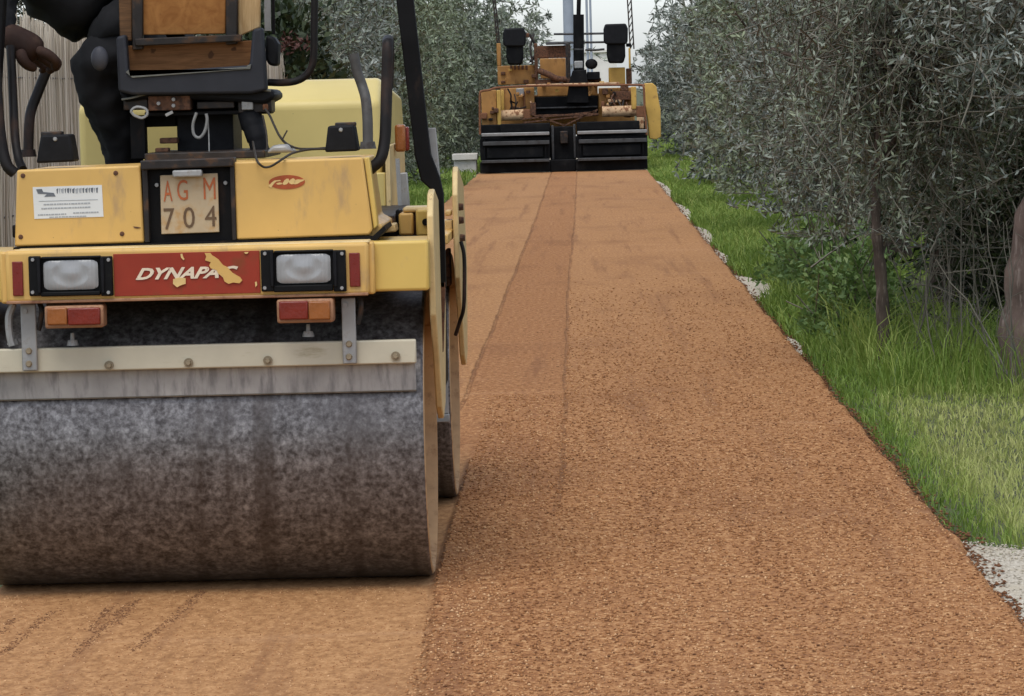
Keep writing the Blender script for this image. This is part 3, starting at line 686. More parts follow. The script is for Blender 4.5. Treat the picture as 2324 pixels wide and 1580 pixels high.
s = MB(); s.tube(pc([(276, 226, SY+.02), (300, 222, SY+.02), (330, 214, SY+.02)]), .003, 6); s.build('piping', 'seam_piping', seat)
mech = MB(); mech.pbox(336, 217, 432, 251, SY+.03, .16); mo = mech.build('suspension', 'rust', seat, .003)
def sm_(x0, y0, x1, y1, Y, d, nm, mt): mb = MB(); mb.pbox(x0, y0, x1, y1, Y, d); return mb.build(nm, mt, seat, .003)
sm_(280, 222, 336, 250, SY+.05, .1, 'suspension_end', 'dark_steel'); sm_(440, 216, 536, 226, SY+.04, .1, 'slide_rail', 'black_paint'); sm_(446, 230, 532, 247, SY+.05, .1, 'slide_rail', 'dark_steel')
sm_(540, 219, 616, 256, SY+.05, .12, 'suspension_end', 'dark_steel'); sm_(328, 251, 612, 262, SY+.07, .14, 'cross_plate', 'black_paint')
sm_(336, 212, 616, 258, SY+.2, .04, 'suspension_back', 'black_paint'); sm_(548, 226, 574, 250, SY+.035, .02, 'clamp', 'bare_steel'); sm_(596, 236, 608, 250, SY+.035, .02, 'clamp', 'rust_orange')
for x, y in ((394, 226), (394, 240), (360, 235)):
    s = MB(); p = at(x, y, SY+.03); s.cyl(p, p+Vector((0, -.008, 0)), .006, .005, 8); s.build('bolt', 'bare_steel', mo)
s = MB(); s.tube(pc([(304, 262, SY), (298, 252, SY), (310, 243, SY), (330, 247, SY), (334, 260, SY), (322, 268, SY), (304, 262, SY)]), .004, 6); s.build('ring', 'bare_steel', seat)
s = MB(); s.bar(at(376, 262, SY), at(392, 254, SY), .008, .008); s.build('pin', 'bare_steel', seat)
sm_(296, 262, 330, 362, SY+.1, .05, 'pedestal_leg', 'black_paint'); sm_(402, 258, 530, 362, SY+.16, .25, 'pedestal_box', 'black_plastic')
sm_(331, 262, 400, 288, SY+.2, .1, 'pedestal_bracket', 'black_paint'); sm_(362, 313, 402, 326, SY+.1, .05, 'pedestal_bracket', 'rust')
s = MB(); s.tube(pc([(566, 256, SY+.08), (575, 290, SY+.06), (585, 320, SY+.05), (592, 352, SY+.05)]), [.034]*6+[.030]*6+[.027]*6+[.024], 12); s.build('rubber_boot', 'black_plastic', seat, smooth=60)
sm_(328, 345, 602, 362, SY-.15, .5, 'base_plate', 'dark_steel'); sm_(352, 336, 382, 346, SY+.05, .05, 'base_bracket', 'rust')
# cables hanging under the seat
def wire_(pts, r, mt): mb = MB(); mb.tube(pc(pts, 6), r, 6); return mb.build('cable', mt, rr, smooth=80)
wire_([(602, 248, 9.72), (612, 262, 9.70), (622, 284, 9.68), (634, 308, 9.66), (650, 326, 9.6), (676, 337, 9.5), (710, 338, 9.42), (742, 336, 9.38)], .0035, 'cable')
wire_([(574, 322, 9.6), (578, 345, 9.3), (584, 366, 9.088), (598, 379, 9.088), (616, 377, 9.088), (640, 362, 9.088), (664, 348, 9.2), (700, 340, 9.3), (742, 338, 9.34)], .0032, 'cable')
wire_([(446, 256, 9.70), (438, 282, 9.70), (440, 305, 9.70), (452, 313, 9.70), (464, 300, 9.70), (470, 275, 9.70), (468, 258, 9.70)], .0045, 'cable_grey')
wire_([(472, 276, 9.70), (474, 310, 9.70), (475, 358, 9.66)], .002, 'cable_grey')
wire_([(596, 262, 9.74), (604, 300, 9.72), (606, 335, 9.68), (600, 352, 9.64)], .003, 'cable')
s = MB(); s.bar(at(640, 318, 9.62), at(652, 296, 9.62), .006, .004); s.build('cable_tie', 'cable', rr)
s = MB(); s.pprism([(604, 348), (618, 330), (650, 328), (668, 346)], 9.5, .12); s.build('rag', 'bare_steel', rr, .008)
# rear hood
hx0, hx1 = at(178, 300, 10.55).x, at(864, 300, 10.55).x; zt = at(740, 181, 10.55).z
r_ = MB(); r_.prism([(hx0, a, b) for a, b in ((10.55, .86), (10.55, zt-.066), (10.68, zt-.004), (10.75, zt+.002), (11.85, zt-.05), (11.95, zt-.16), (11.95, .86))], (hx1-hx0, 0, 0))
rh = r_.build('rear_hood', 'yellow_hood', rr, .022, seg=5)
e = MB(); e.box(hx1-.07, hx1+.012, 10.52, 10.56, .84, at(870, 392, 10.52).z); e.build('side_panel', 'yellow_hood', rh, .004)
e = MB(); e.box(hx1+.014, hx1+.028, 10.50, 11.4, .80, at(870, 330, 10.52).z); e.build('side_step', 'cream_edge', rh, .003)
e = MB(); e.bar(at(902, 360, 10.5), at(908, 470, 10.5), .012, .012); e.build('steel_rod', 'bare_steel', rr)
e = MB(); e.bar(at(914, 392, 10.6), at(920, 468, 10.6), .028, .02); e.build('steel_rod', 'bare_steel', rr, .004)
e = MB(); e.pbox(872, 498, 894, 512, 9.62, .08); e.build('latch', 'rust', rr, .003)
e = MB(); e.pprism([(868, 512), (896, 508), (900, 526), (866, 530)], 9.5, .12); e.build('latch_plate', 'cream_edge', rr, .004)
for x0, y0, x1, y1, Y, mt in ((905, 484, 938, 534, 9.70, 'yellow_paint'), (944, 476, 976, 536, 9.66, 'yellow_bright'), (898, 476, 908, 534, 9.72, 'black_paint'), (936, 480, 945, 534, 9.73, 'rust'), (914, 470, 978, 482, 9.72, 'cream_edge')):
    e = MB(); e.pbox(x0, y0, x1, y1, Y, .14); e.build('frame_bracket', mt, rr, .006)
s = MB(); p = at(966, 504, 9.66); s.cyl(p, p+Vector((0, -.006, 0)), .010, .009, 12); s.build('bolt', 'black_paint', rr)
e = MB(); e.box(RX-.45, -.402, 10.05, 10.3, .45, .95); e.build('frame_beam', 'black_paint', rr, .01)
e = MB(); e.box(RX-.16, RX+.16, 9.85, 10.9, .35, .6); e.build('articulation_joint', 'black_paint', rr, .02)
e = MB(); e.box(RX-.55, RX+.5, 9.64, 10.54, .93, .965); e.build('deck', 'dark_steel', rr, .004)
e = MB(); e.box(RX-.592, -.405, 10.62, 11.9, .84, .87); e.build('rear_frame', 'yellow_paint', rr, .004)
for x0, y0, x1, y1 in ((1010, 478, 1024, 490, ), (1010, 500, 1026, 545), (1012, 566, 1022, 650)):
    e = MB(); e.pbox(x0, y0, x1, y1, 11.05, .1); e.build('frame_bracket', 'cream_edge' if y0 < 560 else 'rust', rr, .004)
# indicator on the right of the hood
e = MB(); e.pbox(896, 283, 920, 345, 10.75, .06); ind = e.build('indicator', 'orange_lens', rr, .008, seg=3)
e = MB(); e.pbox(918, 288, 928, 342, 10.77, .05); e.build('indicator_base', 'red_lens', ind, .004)
# roll-over frame: two legs and a crossbar above
rops = MB()
leg_top, leg_mid, leg_low = at(904, -95, 10.15), at(966, 400, 10.15), at(1002, 655, 10.02)
pts = [(899, 0), (938, 0), (977, 350), (998, 404), (1006, 440), (1012, 655), (994, 655), (988, 440), (955, 410), (941, 350)]
pts = [(899-28, -250), (938-28, -250)]+pts[1:-0 or None]+[(899, 0)]
rops.pprism(pts, 9.50, .05); ro = rops.build('rollover_leg', 'black_paint', rr, .004)
mir = MB(); mir.prism([Vector((2*RX-p.x, p.y, p.z)) for p in [at(x, y, 9.50) for x, y in pts]], (0, .05, 0)); mir.build('rollover_leg', 'black_paint', rr, .004)
e = MB(); zt2 = at(890, -250, 9.5).z; xr = at(890, -250, 9.5).x; e.box(2*RX-xr, xr, 9.502, 9.548, zt2-.03, zt2+.02); e.build('rollover_crossbar', 'black_paint', rr, .004)
e = MB(); e.pprism([(970, 291), (989, 290), (999, 404), (1003, 440), (988, 420)], 9.56, .02); e.build('leg_bracket', 'bare_steel', ro, .002)
e = MB(); e.pprism([(996, 640), (1011, 640), (1006, 800), (998, 800)], 9.50, .03); e.build('leg_foot', 'rust', ro, .002)

# ------------------------------------------------------------------ person on the roller
PY = 9.98
pe = thing('person', at(300, 215, PY), 'person in black clothes and brown glove sitting on the roller, one hand on the rail', 'person')
def skin_mesh(name, joints, edges, mat, parent, sub=2):
    me = bpy.data.meshes.new(name); base = Vector(joints[0][0])
    me.from_pydata([Vector(j[0])-base for j in joints], edges, []); me.update()
    o = bpy.data.objects.new(name, me); COL.objects.link(o); o.location = base
    me.materials.append(M[mat])
    sk_ = o.modifiers.new('skin', 'SKIN'); sk_.use_smooth_shade = True
    if not me.skin_vertices: me.attributes  # layer comes with the modifier
    if not me.skin_vertices:
        bpy.context.view_layer.objects.active = o; o.select_set(True)
        with bpy.context.temp_override(object=o, active_object=o): bpy.ops.mesh.customdata_skin_add()
    for i, j in enumerate(joints):
        r = j[1] if isinstance(j[1], tuple) else (j[1], j[1]); me.skin_vertices[0].data[i].radius = r
        me.skin_vertices[0].data[i].use_root = (i == 0)
    s_ = o.modifiers.new('sub', 'SUBSURF'); s_.levels = sub; s_.render_levels = sub
    if mat == 'cloth_black':
        tx = bpy.data.textures.new('folds', 'CLOUDS'); tx.noise_scale = .07; tx.noise_depth = 2
        s_.levels = 3; s_.render_levels = 3; dm = o.modifiers.new('folds', 'DISPLACE'); dm.texture = tx; dm.strength = .045; dm.mid_level = .5
    attach(o, parent); return o
A = lambda x, y, dy=0: at(x, y, PY+dy)
J = [(A(305, 92), .138), (A(245, 25), .145), (A(155, -45), .15), (A(60, -120), .145), (A(10, -165), .09), (A(-18, -190), .052),      # pelvis .. neck
     (A(60, -95, -.15), .07), (A(4, -30, -.19), .052), (A(2, 10, -.23), .046), (A(8, 86, -.30), .036),       # left arm
     (A(60, -95, .16), .07), (A(180, -60, .30), .05), (A(260, 20, .40), .04),                        # right arm
     (A(300, 130, -.07), .115), (A(214, 148, -.10), .088), (A(226, 190, -.085), .080), (A(246, 245, -.06), .074), (A(281, 340, 0), .062), (A(290, 420, .03), .05),       # near leg
     (A(320, 120, .10), .09), (A(430, 130, .42), .07), (A(455, 300, .44), .05), (A(455, 400, .44), .045)]
E_ = [(0, 1), (1, 2), (2, 3), (3, 4), (4, 5), (3, 6), (6, 7), (7, 8), (8, 9), (3, 10), (10, 11), (11, 12), (0, 13), (13, 14), (14, 15), (15, 16), (16, 17), (17, 18), (0, 19), (19, 20), (20, 21), (21, 22)]
body = skin_mesh('body', J, E_, 'cloth_black', pe)
hd = MB(); hc = A(-52, -262); hd.ell(hc, (.078, .072, .115), 20, 14)
hd.ell(hc+Vector((-.08, 0, -.015)), (.02, .012, .02), 8, 6); ho = hd.build('head', 'skin', pe, smooth=80)
for s in (-1, 1):
    e = MB(); e.ell(hc+Vector((-.068, s*.03, .005)), (.008, .011, .007), 8, 6); e.build('eye', 'hair', ho, smooth=80)
    e = MB(); e.ell(hc+Vector((.005, s*.074, -.01)), (.018, .008, .03), 8, 6); e.build('ear', 'skin', ho, smooth=80)
e = MB(); e.ell(hc+Vector((-.068, 0, -.058)), (.01, .022, .005), 8, 6); e.build('mouth', 'glove_brown', ho, smooth=80)
e = MB(); e.ell(hc+Vector((.016, 0, .028)), (.078, .077, .103), 16, 10); e.build('hair', 'hair', ho, smooth=80)
# gloved hand closed over the rail ends
hp = lambda x, y, Y: at(x, y, Y)
HJ = [(hp(6, 70, 9.68), .036), (hp(34, 88, 9.67), .040), (hp(64, 108, 9.67), .050)]
HE = [(0, 1), (1, 2)]
hand = skin_mesh('hand', HJ+[(hp(92, 128, 9.67), .040)], HE+[(2, 3)], 'glove_brown', pe)
hand['label'] = 'brown gloved hand gripping the rail'
fing = [((84, 112, 9.62), (108, 122, 9.60), (128, 138, 9.61), (122, 152, 9.64)), ((86, 116, 9.65), (112, 128, 9.63), (134, 144, 9.64), (122, 158, 9.67)),
        ((84, 124, 9.69), (106, 138, 9.69), (124, 152, 9.70), (108, 163, 9.72)), ((76, 130, 9.73), (94, 146, 9.74), (104, 156, 9.74), (90, 164, 9.75))]
for f in fing: skin_mesh('finger', [(hp(*p), r) for p, r in zip(f, (.015, .0145, .0135, .012))], [(0, 1), (1, 2), (2, 3)], 'glove_brown', pe)
skin_mesh('thumb', [(hp(44, 112, 9.63), .020), (hp(50, 136, 9.61), .018), (hp(64, 150, 9.62), .015), (hp(82, 156, 9.64), .012)], [(0, 1), (1, 2), (2, 3)], 'glove_brown', pe)
bt = skin_mesh('shoe', [(A(286, 408, .03), .048), (A(284, 440, .0), .05), (A(262, 446, -.02), .045), (A(230, 450, -.03), .038)], [(0, 1), (1, 2), (2, 3)], 'black_plastic', pe)

# ------------------------------------------------------------------ paver far down the road
pv = thing('asphalt_paver', (-.26, 57, 0), 'weathered orange asphalt paver with black screed laying the road ahead', 'paver')
def Z(x, y): return (1022.6+x*.2588, y*.2588)
def zb_(nm, mt, x0, y0, x1, y1, Y, d, par=None, bev=.012):
    a = Z(x0, y0); b = Z(x1, y1); mb = MB(); mb.pbox(a[0], a[1], b[0], b[1], Y, d); return mb.build(nm, mt, par or pv, bev)
def zp_(nm, mt, pts, Y, d, par=None, bev=.012): mb = MB(); mb.pprism([Z(*p) for p in pts], Y, d); return mb.build(nm, mt, par or pv, bev)
def zt_(nm, mt, pts, r, par=None, n=5): mb = MB(); mb.tube(pc([(*Z(x, y), Y) for x, y, Y in pts], n), r, 8); return mb.build(nm, mt, par or pv, smooth=60)
# screed halves (stepped sections), centre gap
for k, (x0, x1) in enumerate(((258, 872), (1100, 1728))):
    dy = -20*k
    sc_ = zb_('screed', 'paver_black', x0, 1210+dy, x1, 1400+dy, 55.35, .7)
    zb_('screed_foot', 'paver_black', x0, 1416+dy, x1, 1512+dy, 55.18, .8, sc_)
    zb_('walkway_ledge', 'paver_steel', x0+14, 1402+dy, x1-4, 1425+dy, 55.0, .30, sc_, .004)
    zb_('upper_ledge', 'paver_steel', x0+24, 1238+dy, x1-6, 1272+dy, 55.25, .2, sc_, .006)
    zb_('steel_bar', 'paver_bright', x0+12, 1163+dy, x1-6, 1192+dy, 55.28, .1, sc_, .008)
    zb_('upper_box', 'paver_black', x0+170*(1-k)+8, 1085+dy, x1-70*k, 1158+dy, 55.42, .4, sc_)
    zb_('screed_back', 'paver_black', x0+6, 1090+dy, x1-4, 1225+dy, 55.62, .3, sc_)
    zb_('heater_cover', 'paver_black', x0+60, 1292+dy, x1-60, 1385+dy, 55.30, .06, sc_, .01)
    for q in (x0+40, (x0+x1)/2, x1-40): zb_('rib', 'paver_black', q-6, 1215+dy, q+6, 1395+dy, 55.31, .05, sc_, .003)
zb_('centre_frame', 'paver_black', 872, 1110, 1100, 1400, 55.6, .5)
zb_('crown_screw', 'dark_steel', 960, 1150, 1030, 1260, 55.5, .1)
zb_('centre_foot', 'paver_black', 872, 1400, 1100, 1506, 55.3, .6)
zb_('hinge', 'paver_steel', 884, 1100, 908, 1400, 55.5, .05); zb_('hinge', 'paver_steel', 1078, 1090, 1100, 1390, 55.5, .05)
for a, b in (((620, 1045), (1280, 980)), ((700, 1000), (1000, 1100)), ((980, 1110), (1290, 960)), ((640, 1075), (1240, 1010))):
    mb = MB(); mb.bar(at(*Z(*a), 55.9), at(*Z(*b), 55.9), .022, .022); mb.build('tie_bar', 'rust', pv)
# side panels, guards and rails
ep = zb_('end_panel', 'paver_orange', 272, 790, 405, 1168, 55.9, .3); zb_('end_post', 'paver_yellow', 408, 790, 442, 1170, 55.85, .2, ep)
zp_('end_panel', 'paver_yellow', [(1700, 732), (1770, 728), (1806, 760), (1822, 860), (1842, 960), (1846, 1200), (1806, 1224), (1742, 1218), (1730, 1060), (1712, 960)], 55.9, .5)
zb_('end_post', 'paver_yellow', 1585, 760, 1630, 960, 55.9, .2); zb_('end_plate', 'paver_cream', 1635, 1030, 1695, 1130, 55.6, .1)
zt_('guard_rail', 'rust_orange', [(258, 1180, 55.5), (256, 1000, 55.5), (257, 830, 55.5), (275, 800, 55.5), (340, 790, 55.5), (430, 768, 55.6), (800, 752, 55.7), (1200, 748, 55.7), (1650, 746, 55.6), (1690, 762, 55.5), (1698, 820, 55.5), (1702, 960, 55.5), (1722, 1190, 55.5)], .018)
mp_ = zb_('rear_panel', 'paver_orange', 440, 770, 735, 1050, 56.4, .5); zb_('panel_stripe', 'paver_yellow', 445, 790, 470, 1040, 56.34, .08, mp_); zb_('panel_stripe', 'rust_orange', 640, 800, 655, 1040, 56.34, .08, mp_)
zb_('sign', 'paver_bright', 575, 775, 645, 840, 56.3, .03)
zb_('hose_bundle', 'rust', 700, 900, 748, 1010, 56.2, .2)
zb_('conveyor_tunnel', 'paver_black', 740, 845, 1295, 1000, 56.5, .8); zb_('tunnel_lip', 'paver_steel', 745, 935, 1290, 952, 56.42, .08); zb_('tunnel_lip', 'rust', 740, 1000, 1300, 1022, 56.35, .1)
zb_('rear_panel', 'paver_orange', 1300, 770, 1590, 940, 56.4, .5); zb_('engine_beam', 'paver_cream', 660, 730, 1480, 752, 56.2, .15); zb_('cross_panel', 'paver_orange', 760, 752, 1290, 842, 56.5, .3)
for x0, y0, x1, y1, mt in ((1330, 775, 1380, 830, 'rust'), (1420, 800, 1580, 880, 'rust'), (1380, 870, 1500, 900, 'paver_cream'), (1490, 740, 1560, 800, 'rust'), (1320, 890, 1350, 940, 'rust_orange')): zb_('fitting', mt, x0, y0, x1, y1, 56.25, .15)
for x0, x1, y in ((405, 640, 1010), (1330, 1630, 975)):
    mb = MB(); a = at(*Z(x0, y+6), 56.0); b = at(*Z(x1, y-4), 56.0); mb.cyl(a, b, .085, .085, 14); mb.build('auger_cover', 'paver_cream', pv, smooth=40)
zb_('bracket', 'rust_orange', 262, 990, 320, 1045, 55.8, .15); zb_('bracket', 'rust_orange', 640, 960, 700, 1040, 55.9, .2); zb_('bracket', 'rust_orange', 1630, 930, 1712, 1030, 55.8, .15); zb_('bracket', 'rust', 380, 950, 420, 990, 55.8, .1)
# upper body
up = zb_('engine_cover', 'paver_orange', 412, 575, 752, 742, 57.0, 1.5); zb_('cover_edge', 'paver_orange', 405, 380, 440, 580, 57.0, .3, up)
zb_('cover_post', 'rust', 735, 380, 765, 740, 56.9, .1); zb_('cover_latch', 'rust', 440, 630, 480, 660, 56.95, .06, up); zb_('cover_latch', 'rust', 440, 708, 480, 730, 56.95, .06, up)
for q in range(5): zb_('louvre', 'rust', 520+q*34, 575, 540+q*34, 610, 56.97, .05, up, .003)
zb_('hopper_rear', 'paver_orange', 785, 512, 1010, 690, 57.4, .4); zb_('hopper_top', 'rust', 760, 400, 1052, 508, 57.6, .4); zb_('hopper_edge', 'paver_steel', 835, 372, 1050, 392, 57.5, .1)
zb_('hopper_post', 'dark_steel', 1010, 380, 1050, 700, 57.0, .1); zb_('engine_deck', 'rust', 760, 690, 1320, 732, 56.9, .6)
mb = MB(); mb.tube(pc([(*Z(770, 620), 56.9), (*Z(850, 650), 56.85), (*Z(930, 690), 56.85), (*Z(1010, 700), 56.9)]), .05, 8); mb.build('hose', 'rust', pv, smooth=60)
tw = zp_('steering_tower', 'paver_black', [(1070, 620), (1190, 610), (1205, 760), (1215, 905), (1015, 905), (1040, 720)], 56.3, .5)
zb_('control_box', 'paver_black', 1195, 630, 1310, 700, 56.6, .3, tw); mb = MB(); mb.ell(at(*Z(1235, 562), 56.6), (.10, .05, .085)); mb.build('steering_wheel', 'paver_black', tw, smooth=60)
zb_('gauge_cluster', 'bare_steel', 1085, 535, 1160, 600, 56.5, .2, tw)
mb = MB(); a = at(*Z(1125, 620), 57.1); b = at(*Z(1122, 128), 57.1); mb.cyl(a, b, .088, .088, 18); ex = mb.build('exhaust_stack', 'paver_black', pv, smooth=40)
mb = MB(); mb.cyl(b, at(*Z(1129, -160), 57.1), .036, .036, 12); mb.build('exhaust_pipe', 'paver_black', ex, smooth=40)
mb = MB(); mb.cyl(at(*Z(1122, 440), 57.1), at(*Z(1122, 425), 57.1), .093, .093, 18); mb.build('clamp_band', 'paver_steel', ex, smooth=40)
zb_('fuel_tank', 'paver_yellow', 1388, 592, 1532, 738, 56.8, .6); zb_('tank_post', 'rust', 1540, 600, 1590, 735, 56.9, .2); zb_('tank_edge', 'paver_yellow', 1562, 420, 1580, 600, 57.2, .1)
# small fittings, hoses and stains of the working gear
rp_ = random.Random(12)
for (x0, y0, x1, y1, Yf, cnt) in ((450, 790, 730, 1040, 56.3, 8), (1305, 780, 1590, 930, 56.3, 8), (430, 590, 740, 730, 56.95, 4), (770, 520, 1000, 680, 57.3, 2), (280, 800, 400, 1150, 55.86, 3), (760, 700, 1290, 840, 56.4, 9), (1200, 690, 1380, 760, 56.5, 5)):
    for k in range(cnt):
        x = rp_.uniform(x0, x1-30); y = rp_.uniform(y0, y1-20)
        zb_('fitting', rp_.choice(['rust', 'rust', 'paver_black', 'paver_cream', 'paver_orange', 'dark_steel', 'paver_yellow']), x, y, x+rp_.uniform(12, 46), y+rp_.uniform(10, 34), Yf-rp_.uniform(.02, .12), .12, None, .006)
for k in range(9):
    x = rp_.uniform(480, 700) if k % 2 else rp_.uniform(1300, 1560); y = rp_.uniform(780, 900)
    zt_('hose', rp_.choice(['paver_black', 'rust', 'dark_steel']), [(x, y, 56.2), (x+rp_.uniform(-30, 40), y+50, 56.1), (x+rp_.uniform(-20, 80), y+rp_.uniform(60, 130), 56.1), (x+rp_.uniform(40, 110), y+rp_.uniform(90, 150), 56.2)], rp_.uniform(.010, .018))
# operator seats, seen from behind
def op_seat(x0, y0, x1, ym, y1):
    s = zp_('operator_seat', 'black_plastic', [(x0+12, y0), (x1-18, y0-6), (x1, y0+40), (x1-2, ym), (x1-20, ym+20), (x0+20, ym+20), (x0, ym), (x0-2, y0+45)], 56.4, .12, bev=.03)
    zp_('seat_base', 'paver_black', [(x0+28, ym), (x1-25, ym), (x1-22, y1-60), (x1-40, y1), (x0+45, y1), (x0+28, y1-70)], 56.45, .4, s, .03); return s
op_seat(460, 250, 660, 390, 570); op_seat(1342, 212, 1556, 370, 555)
zb_('arm_rest', 'rust', 660, 290, 690, 330, 56.6, .25); zb_('arm_rest', 'paver_black', 1540, 380, 1585, 410, 56.6, .25)
for y in (300, 376): zt_('deck_rail', 'paver_steel', [(835+(0 if y > 350 else 70), y, 57.8), (1100, y-2, 57.8), (1350, y-6, 57.8)], .018)
zt_('deck_rail', 'paver_steel', [(1180, 438, 57.8), (1260, 440, 57.8), (1350, 432, 57.8)], .018)
zt_('deck_rail', 'dark_steel', [(690, 300, 57.0), (735, 380, 57.0), (742, 480, 57.0), (700, 540, 56.9)], .022); zt_('deck_rail', 'dark_steel', [(730, 300, 57.2), (700, 420, 57.0), (720, 560, 56.9)], .018)
# canopy masts (lattice)
def mast(p0, p1, w_):
    root = MB(); a0 = at(*Z(p0[0]-w_, p0[1]), 57.6); a1 = at(*Z(p1[0]-w_, p1[1]), 57.6); b0_ = at(*Z(p0[0]+w_, p0[1]), 57.6); b1_ = at(*Z(p1[0]+w_, p1[1]), 57.6)
    root.bar(a0, a1, .022, .022); root.bar(b0_, b1_, .022, .022)
    for k in range(9):
        t0, t1 = k/9, (k+1)/9
        root.bar(a0.lerp(a1, t0), b0_.lerp(b1_, t1), .016, .016)
    root.build('canopy_mast', 'dark_steel', pv)
mast((420, 380), (370, -120), 10); mast((1592, 430), (1560, -120), 16)
for x0 in (300, 1360):      # crawler tracks under the body
    t = MB(); a = at(*Z(x0+60, 1330), 57.2); t.box(a.x-.15, a.x+.15, 56.6, 60.2, .02, .55); t.build('crawler_track', 'paver_black', pv, .12, seg=4)
t = MB(); t.box(-1.35, .9, 57.5, 61.0, .55, 1.2); t.build('chassis', 'paver_orange', pv, .03)
for s_ in (-1, 1):
    t = MB(); t.prism([(-.26+s_*.15, 61.0, .5), (-.26+s_*.9, 61.0, .5), (-.26+s_*1.25, 61.0, 1.25), (-.26+s_*1.2, 61.0, 1.25), (-.26+s_*.85, 61.0, .56), (-.26+s_*.15, 61.0, .56)], (0, 1.6, 0)); t.build('hopper_wing', 'paver_orange', pv)

# ------------------------------------------------------------------ far things
up_ = thing('utility_pole', (at(1303, 200, 90).x, 90, 0), 'wide grey utility pole rising behind the paver', 'pole')
mb = MB(); c = at(1290, 40, 90); mb.cyl((c.x, 90, -.1), (c.x, 90, 7.5), .145, .12, 16); mb.build('shaft', 'pole_grey', up_, smooth=40)
mb = MB(); mb.cyl((c.x, 90, 0), (c.x, 90, .25), .22, .2, 16); mb.build('foot', 'concrete', up_, smooth=40)
for k, (zx, lab) in enumerate(((1210, 'thin grey lamp post just right of the exhaust stack'), (1242, 'thin grey lamp post nearest the right operator seat'))):
    p = at(Z(zx, 200)[0], 200, 95+k*6)
    lpz = thing('lamp_post', (p.x, p.y, 0), lab, 'lamp post', 'thin lamp posts behind the paver')
    mb = MB(); mb.cyl((p.x, p.y, -.1), (p.x, p.y, 6), .038, .03, 10); mb.build('shaft', 'pole_grey', lpz, smooth=40)
    mb = MB(); mb.cyl((p.x, p.y, 0), (p.x, p.y, .4), .07, .06, 10); mb.build('foot', 'pole_grey', lpz, smooth=40)
    mb = MB(); mb.tube(curve_pts([(p.x, p.y, 6), (p.x+.1, p.y, 6.4), (p.x+.6, p.y, 6.5)]), .025, 8); mb.ell((p.x+.75, p.y, 6.48), (.2, .1, .05)); mb.build('lamp_head', 'pole_grey', lpz, smooth=40)
hs_ = thing('white_house', (1.5, 125, 0), 'small whitewashed house far behind the paver', 'house')
hx = at(1322, 150, 125).x, at(1400, 150, 125).x; hz = at(1430, 118, 125).z
mb = MB(); mb.box(hx[0], hx[1], 125, 131, -.05, hz); hw_ = mb.build('wall', 'wall_white', hs_)
mb = MB(); mb.box(hx[0]-.1, hx[1]+.1, 124.9, 131.1, hz, hz+.12); mb.build('roof', 'wall_white', hs_, .02)
mb = MB(); mb.box(hx[0]+.1, hx[0]+.4, 124.96, 125.02, .9, 1.7); mb.build('window', 'window_glass', hs_)
cb = MB(); cb.box(at(1030, 372, 56.5).x, at(1084, 372, 56.5).x-.02, 56.5, 57.0, -.05, at(1057, 364, 56.5).z); 
ck = thing('concrete_block', (-1.8, 56.7, 0), 'low pale concrete block on the left verge beside the paver', 'block')
cb.build('body', 'concrete', ck, .015); cb = MB(); cb.box(at(1026, 355, 56.45).x, at(1086, 355, 56.45).x-.02, 56.45, 57.05, at(1057, 363.5, 56.5).z, at(1057, 349, 56.5).z); cb.build('cap', 'wall_white', ck, .012)

# ------------------------------------------------------------------ cane fence on the left
FX = -2.28
cf = thing('cane_fence', (FX, 20, 0), 'dry beige reed screen fence along the left side', 'fence')
n = 4200; r2 = np.random.default_rng(11)
fy = np.sort(r2.uniform(11.5, 30.5, n)); fh = 1.60+r2.normal(0, .03, n)-.004*(fy-20); rad = r2.uniform(.0028, .0055, n)
fx = FX+r2.normal(0, .010, n); lean = r2.normal(0, .02, n); lean2 = r2.normal(0, .008, n)
ang = np.arange(5)*2*np.pi/5; V = np.zeros((n, 4, 5, 3)); 
for j, t in enumerate((0, .33, .66, 1)):
    bow = r2.normal(0, .006, n)
    V[:, j, :, 0] = (fx+lean2*t+bow)[:, None]+(rad*(1-.25*t))[:, None]*np.cos(ang); V[:, j, :, 1] = (fy+lean*t)[:, None]+(rad*(1-.25*t))[:, None]*np.sin(ang); V[:, j, :, 2] = (-.05+(fh+.05)*t)[:, None]
fl_ = []
for j in range(3):
    for k in range(5): fl_.append((j*5+k, j*5+(k+1) % 5, j*5+5+(k+1) % 5, j*5+5+k))
Fc = (np.array(fl_)[None]+20*np.arange(n)[:, None, None]).reshape(-1, 4)
tone = np.repeat(r2.beta(2.2, 2, n), 15)
np_obj('reeds', V.reshape(-1, 3), Fc, 'reed', cf, {'tone': ('FACE', tone)}, True, 'stuff')
for z in (.3, .85, 1.4):
    mb = MB(); mb.cyl((FX+.012, 11.5, z), (FX+.012, 30.5, z), .004, n=6); mb.build('tie_wire', 'wire', cf)
for y in (11.6, 15.2, 19, 22.8, 26.6, 30.4):
    mb = MB(); mb.cyl((FX-.05, y, -.1), (FX-.05, y, 1.55), .03, .028, 10); mb.build('post', 'bark', cf)

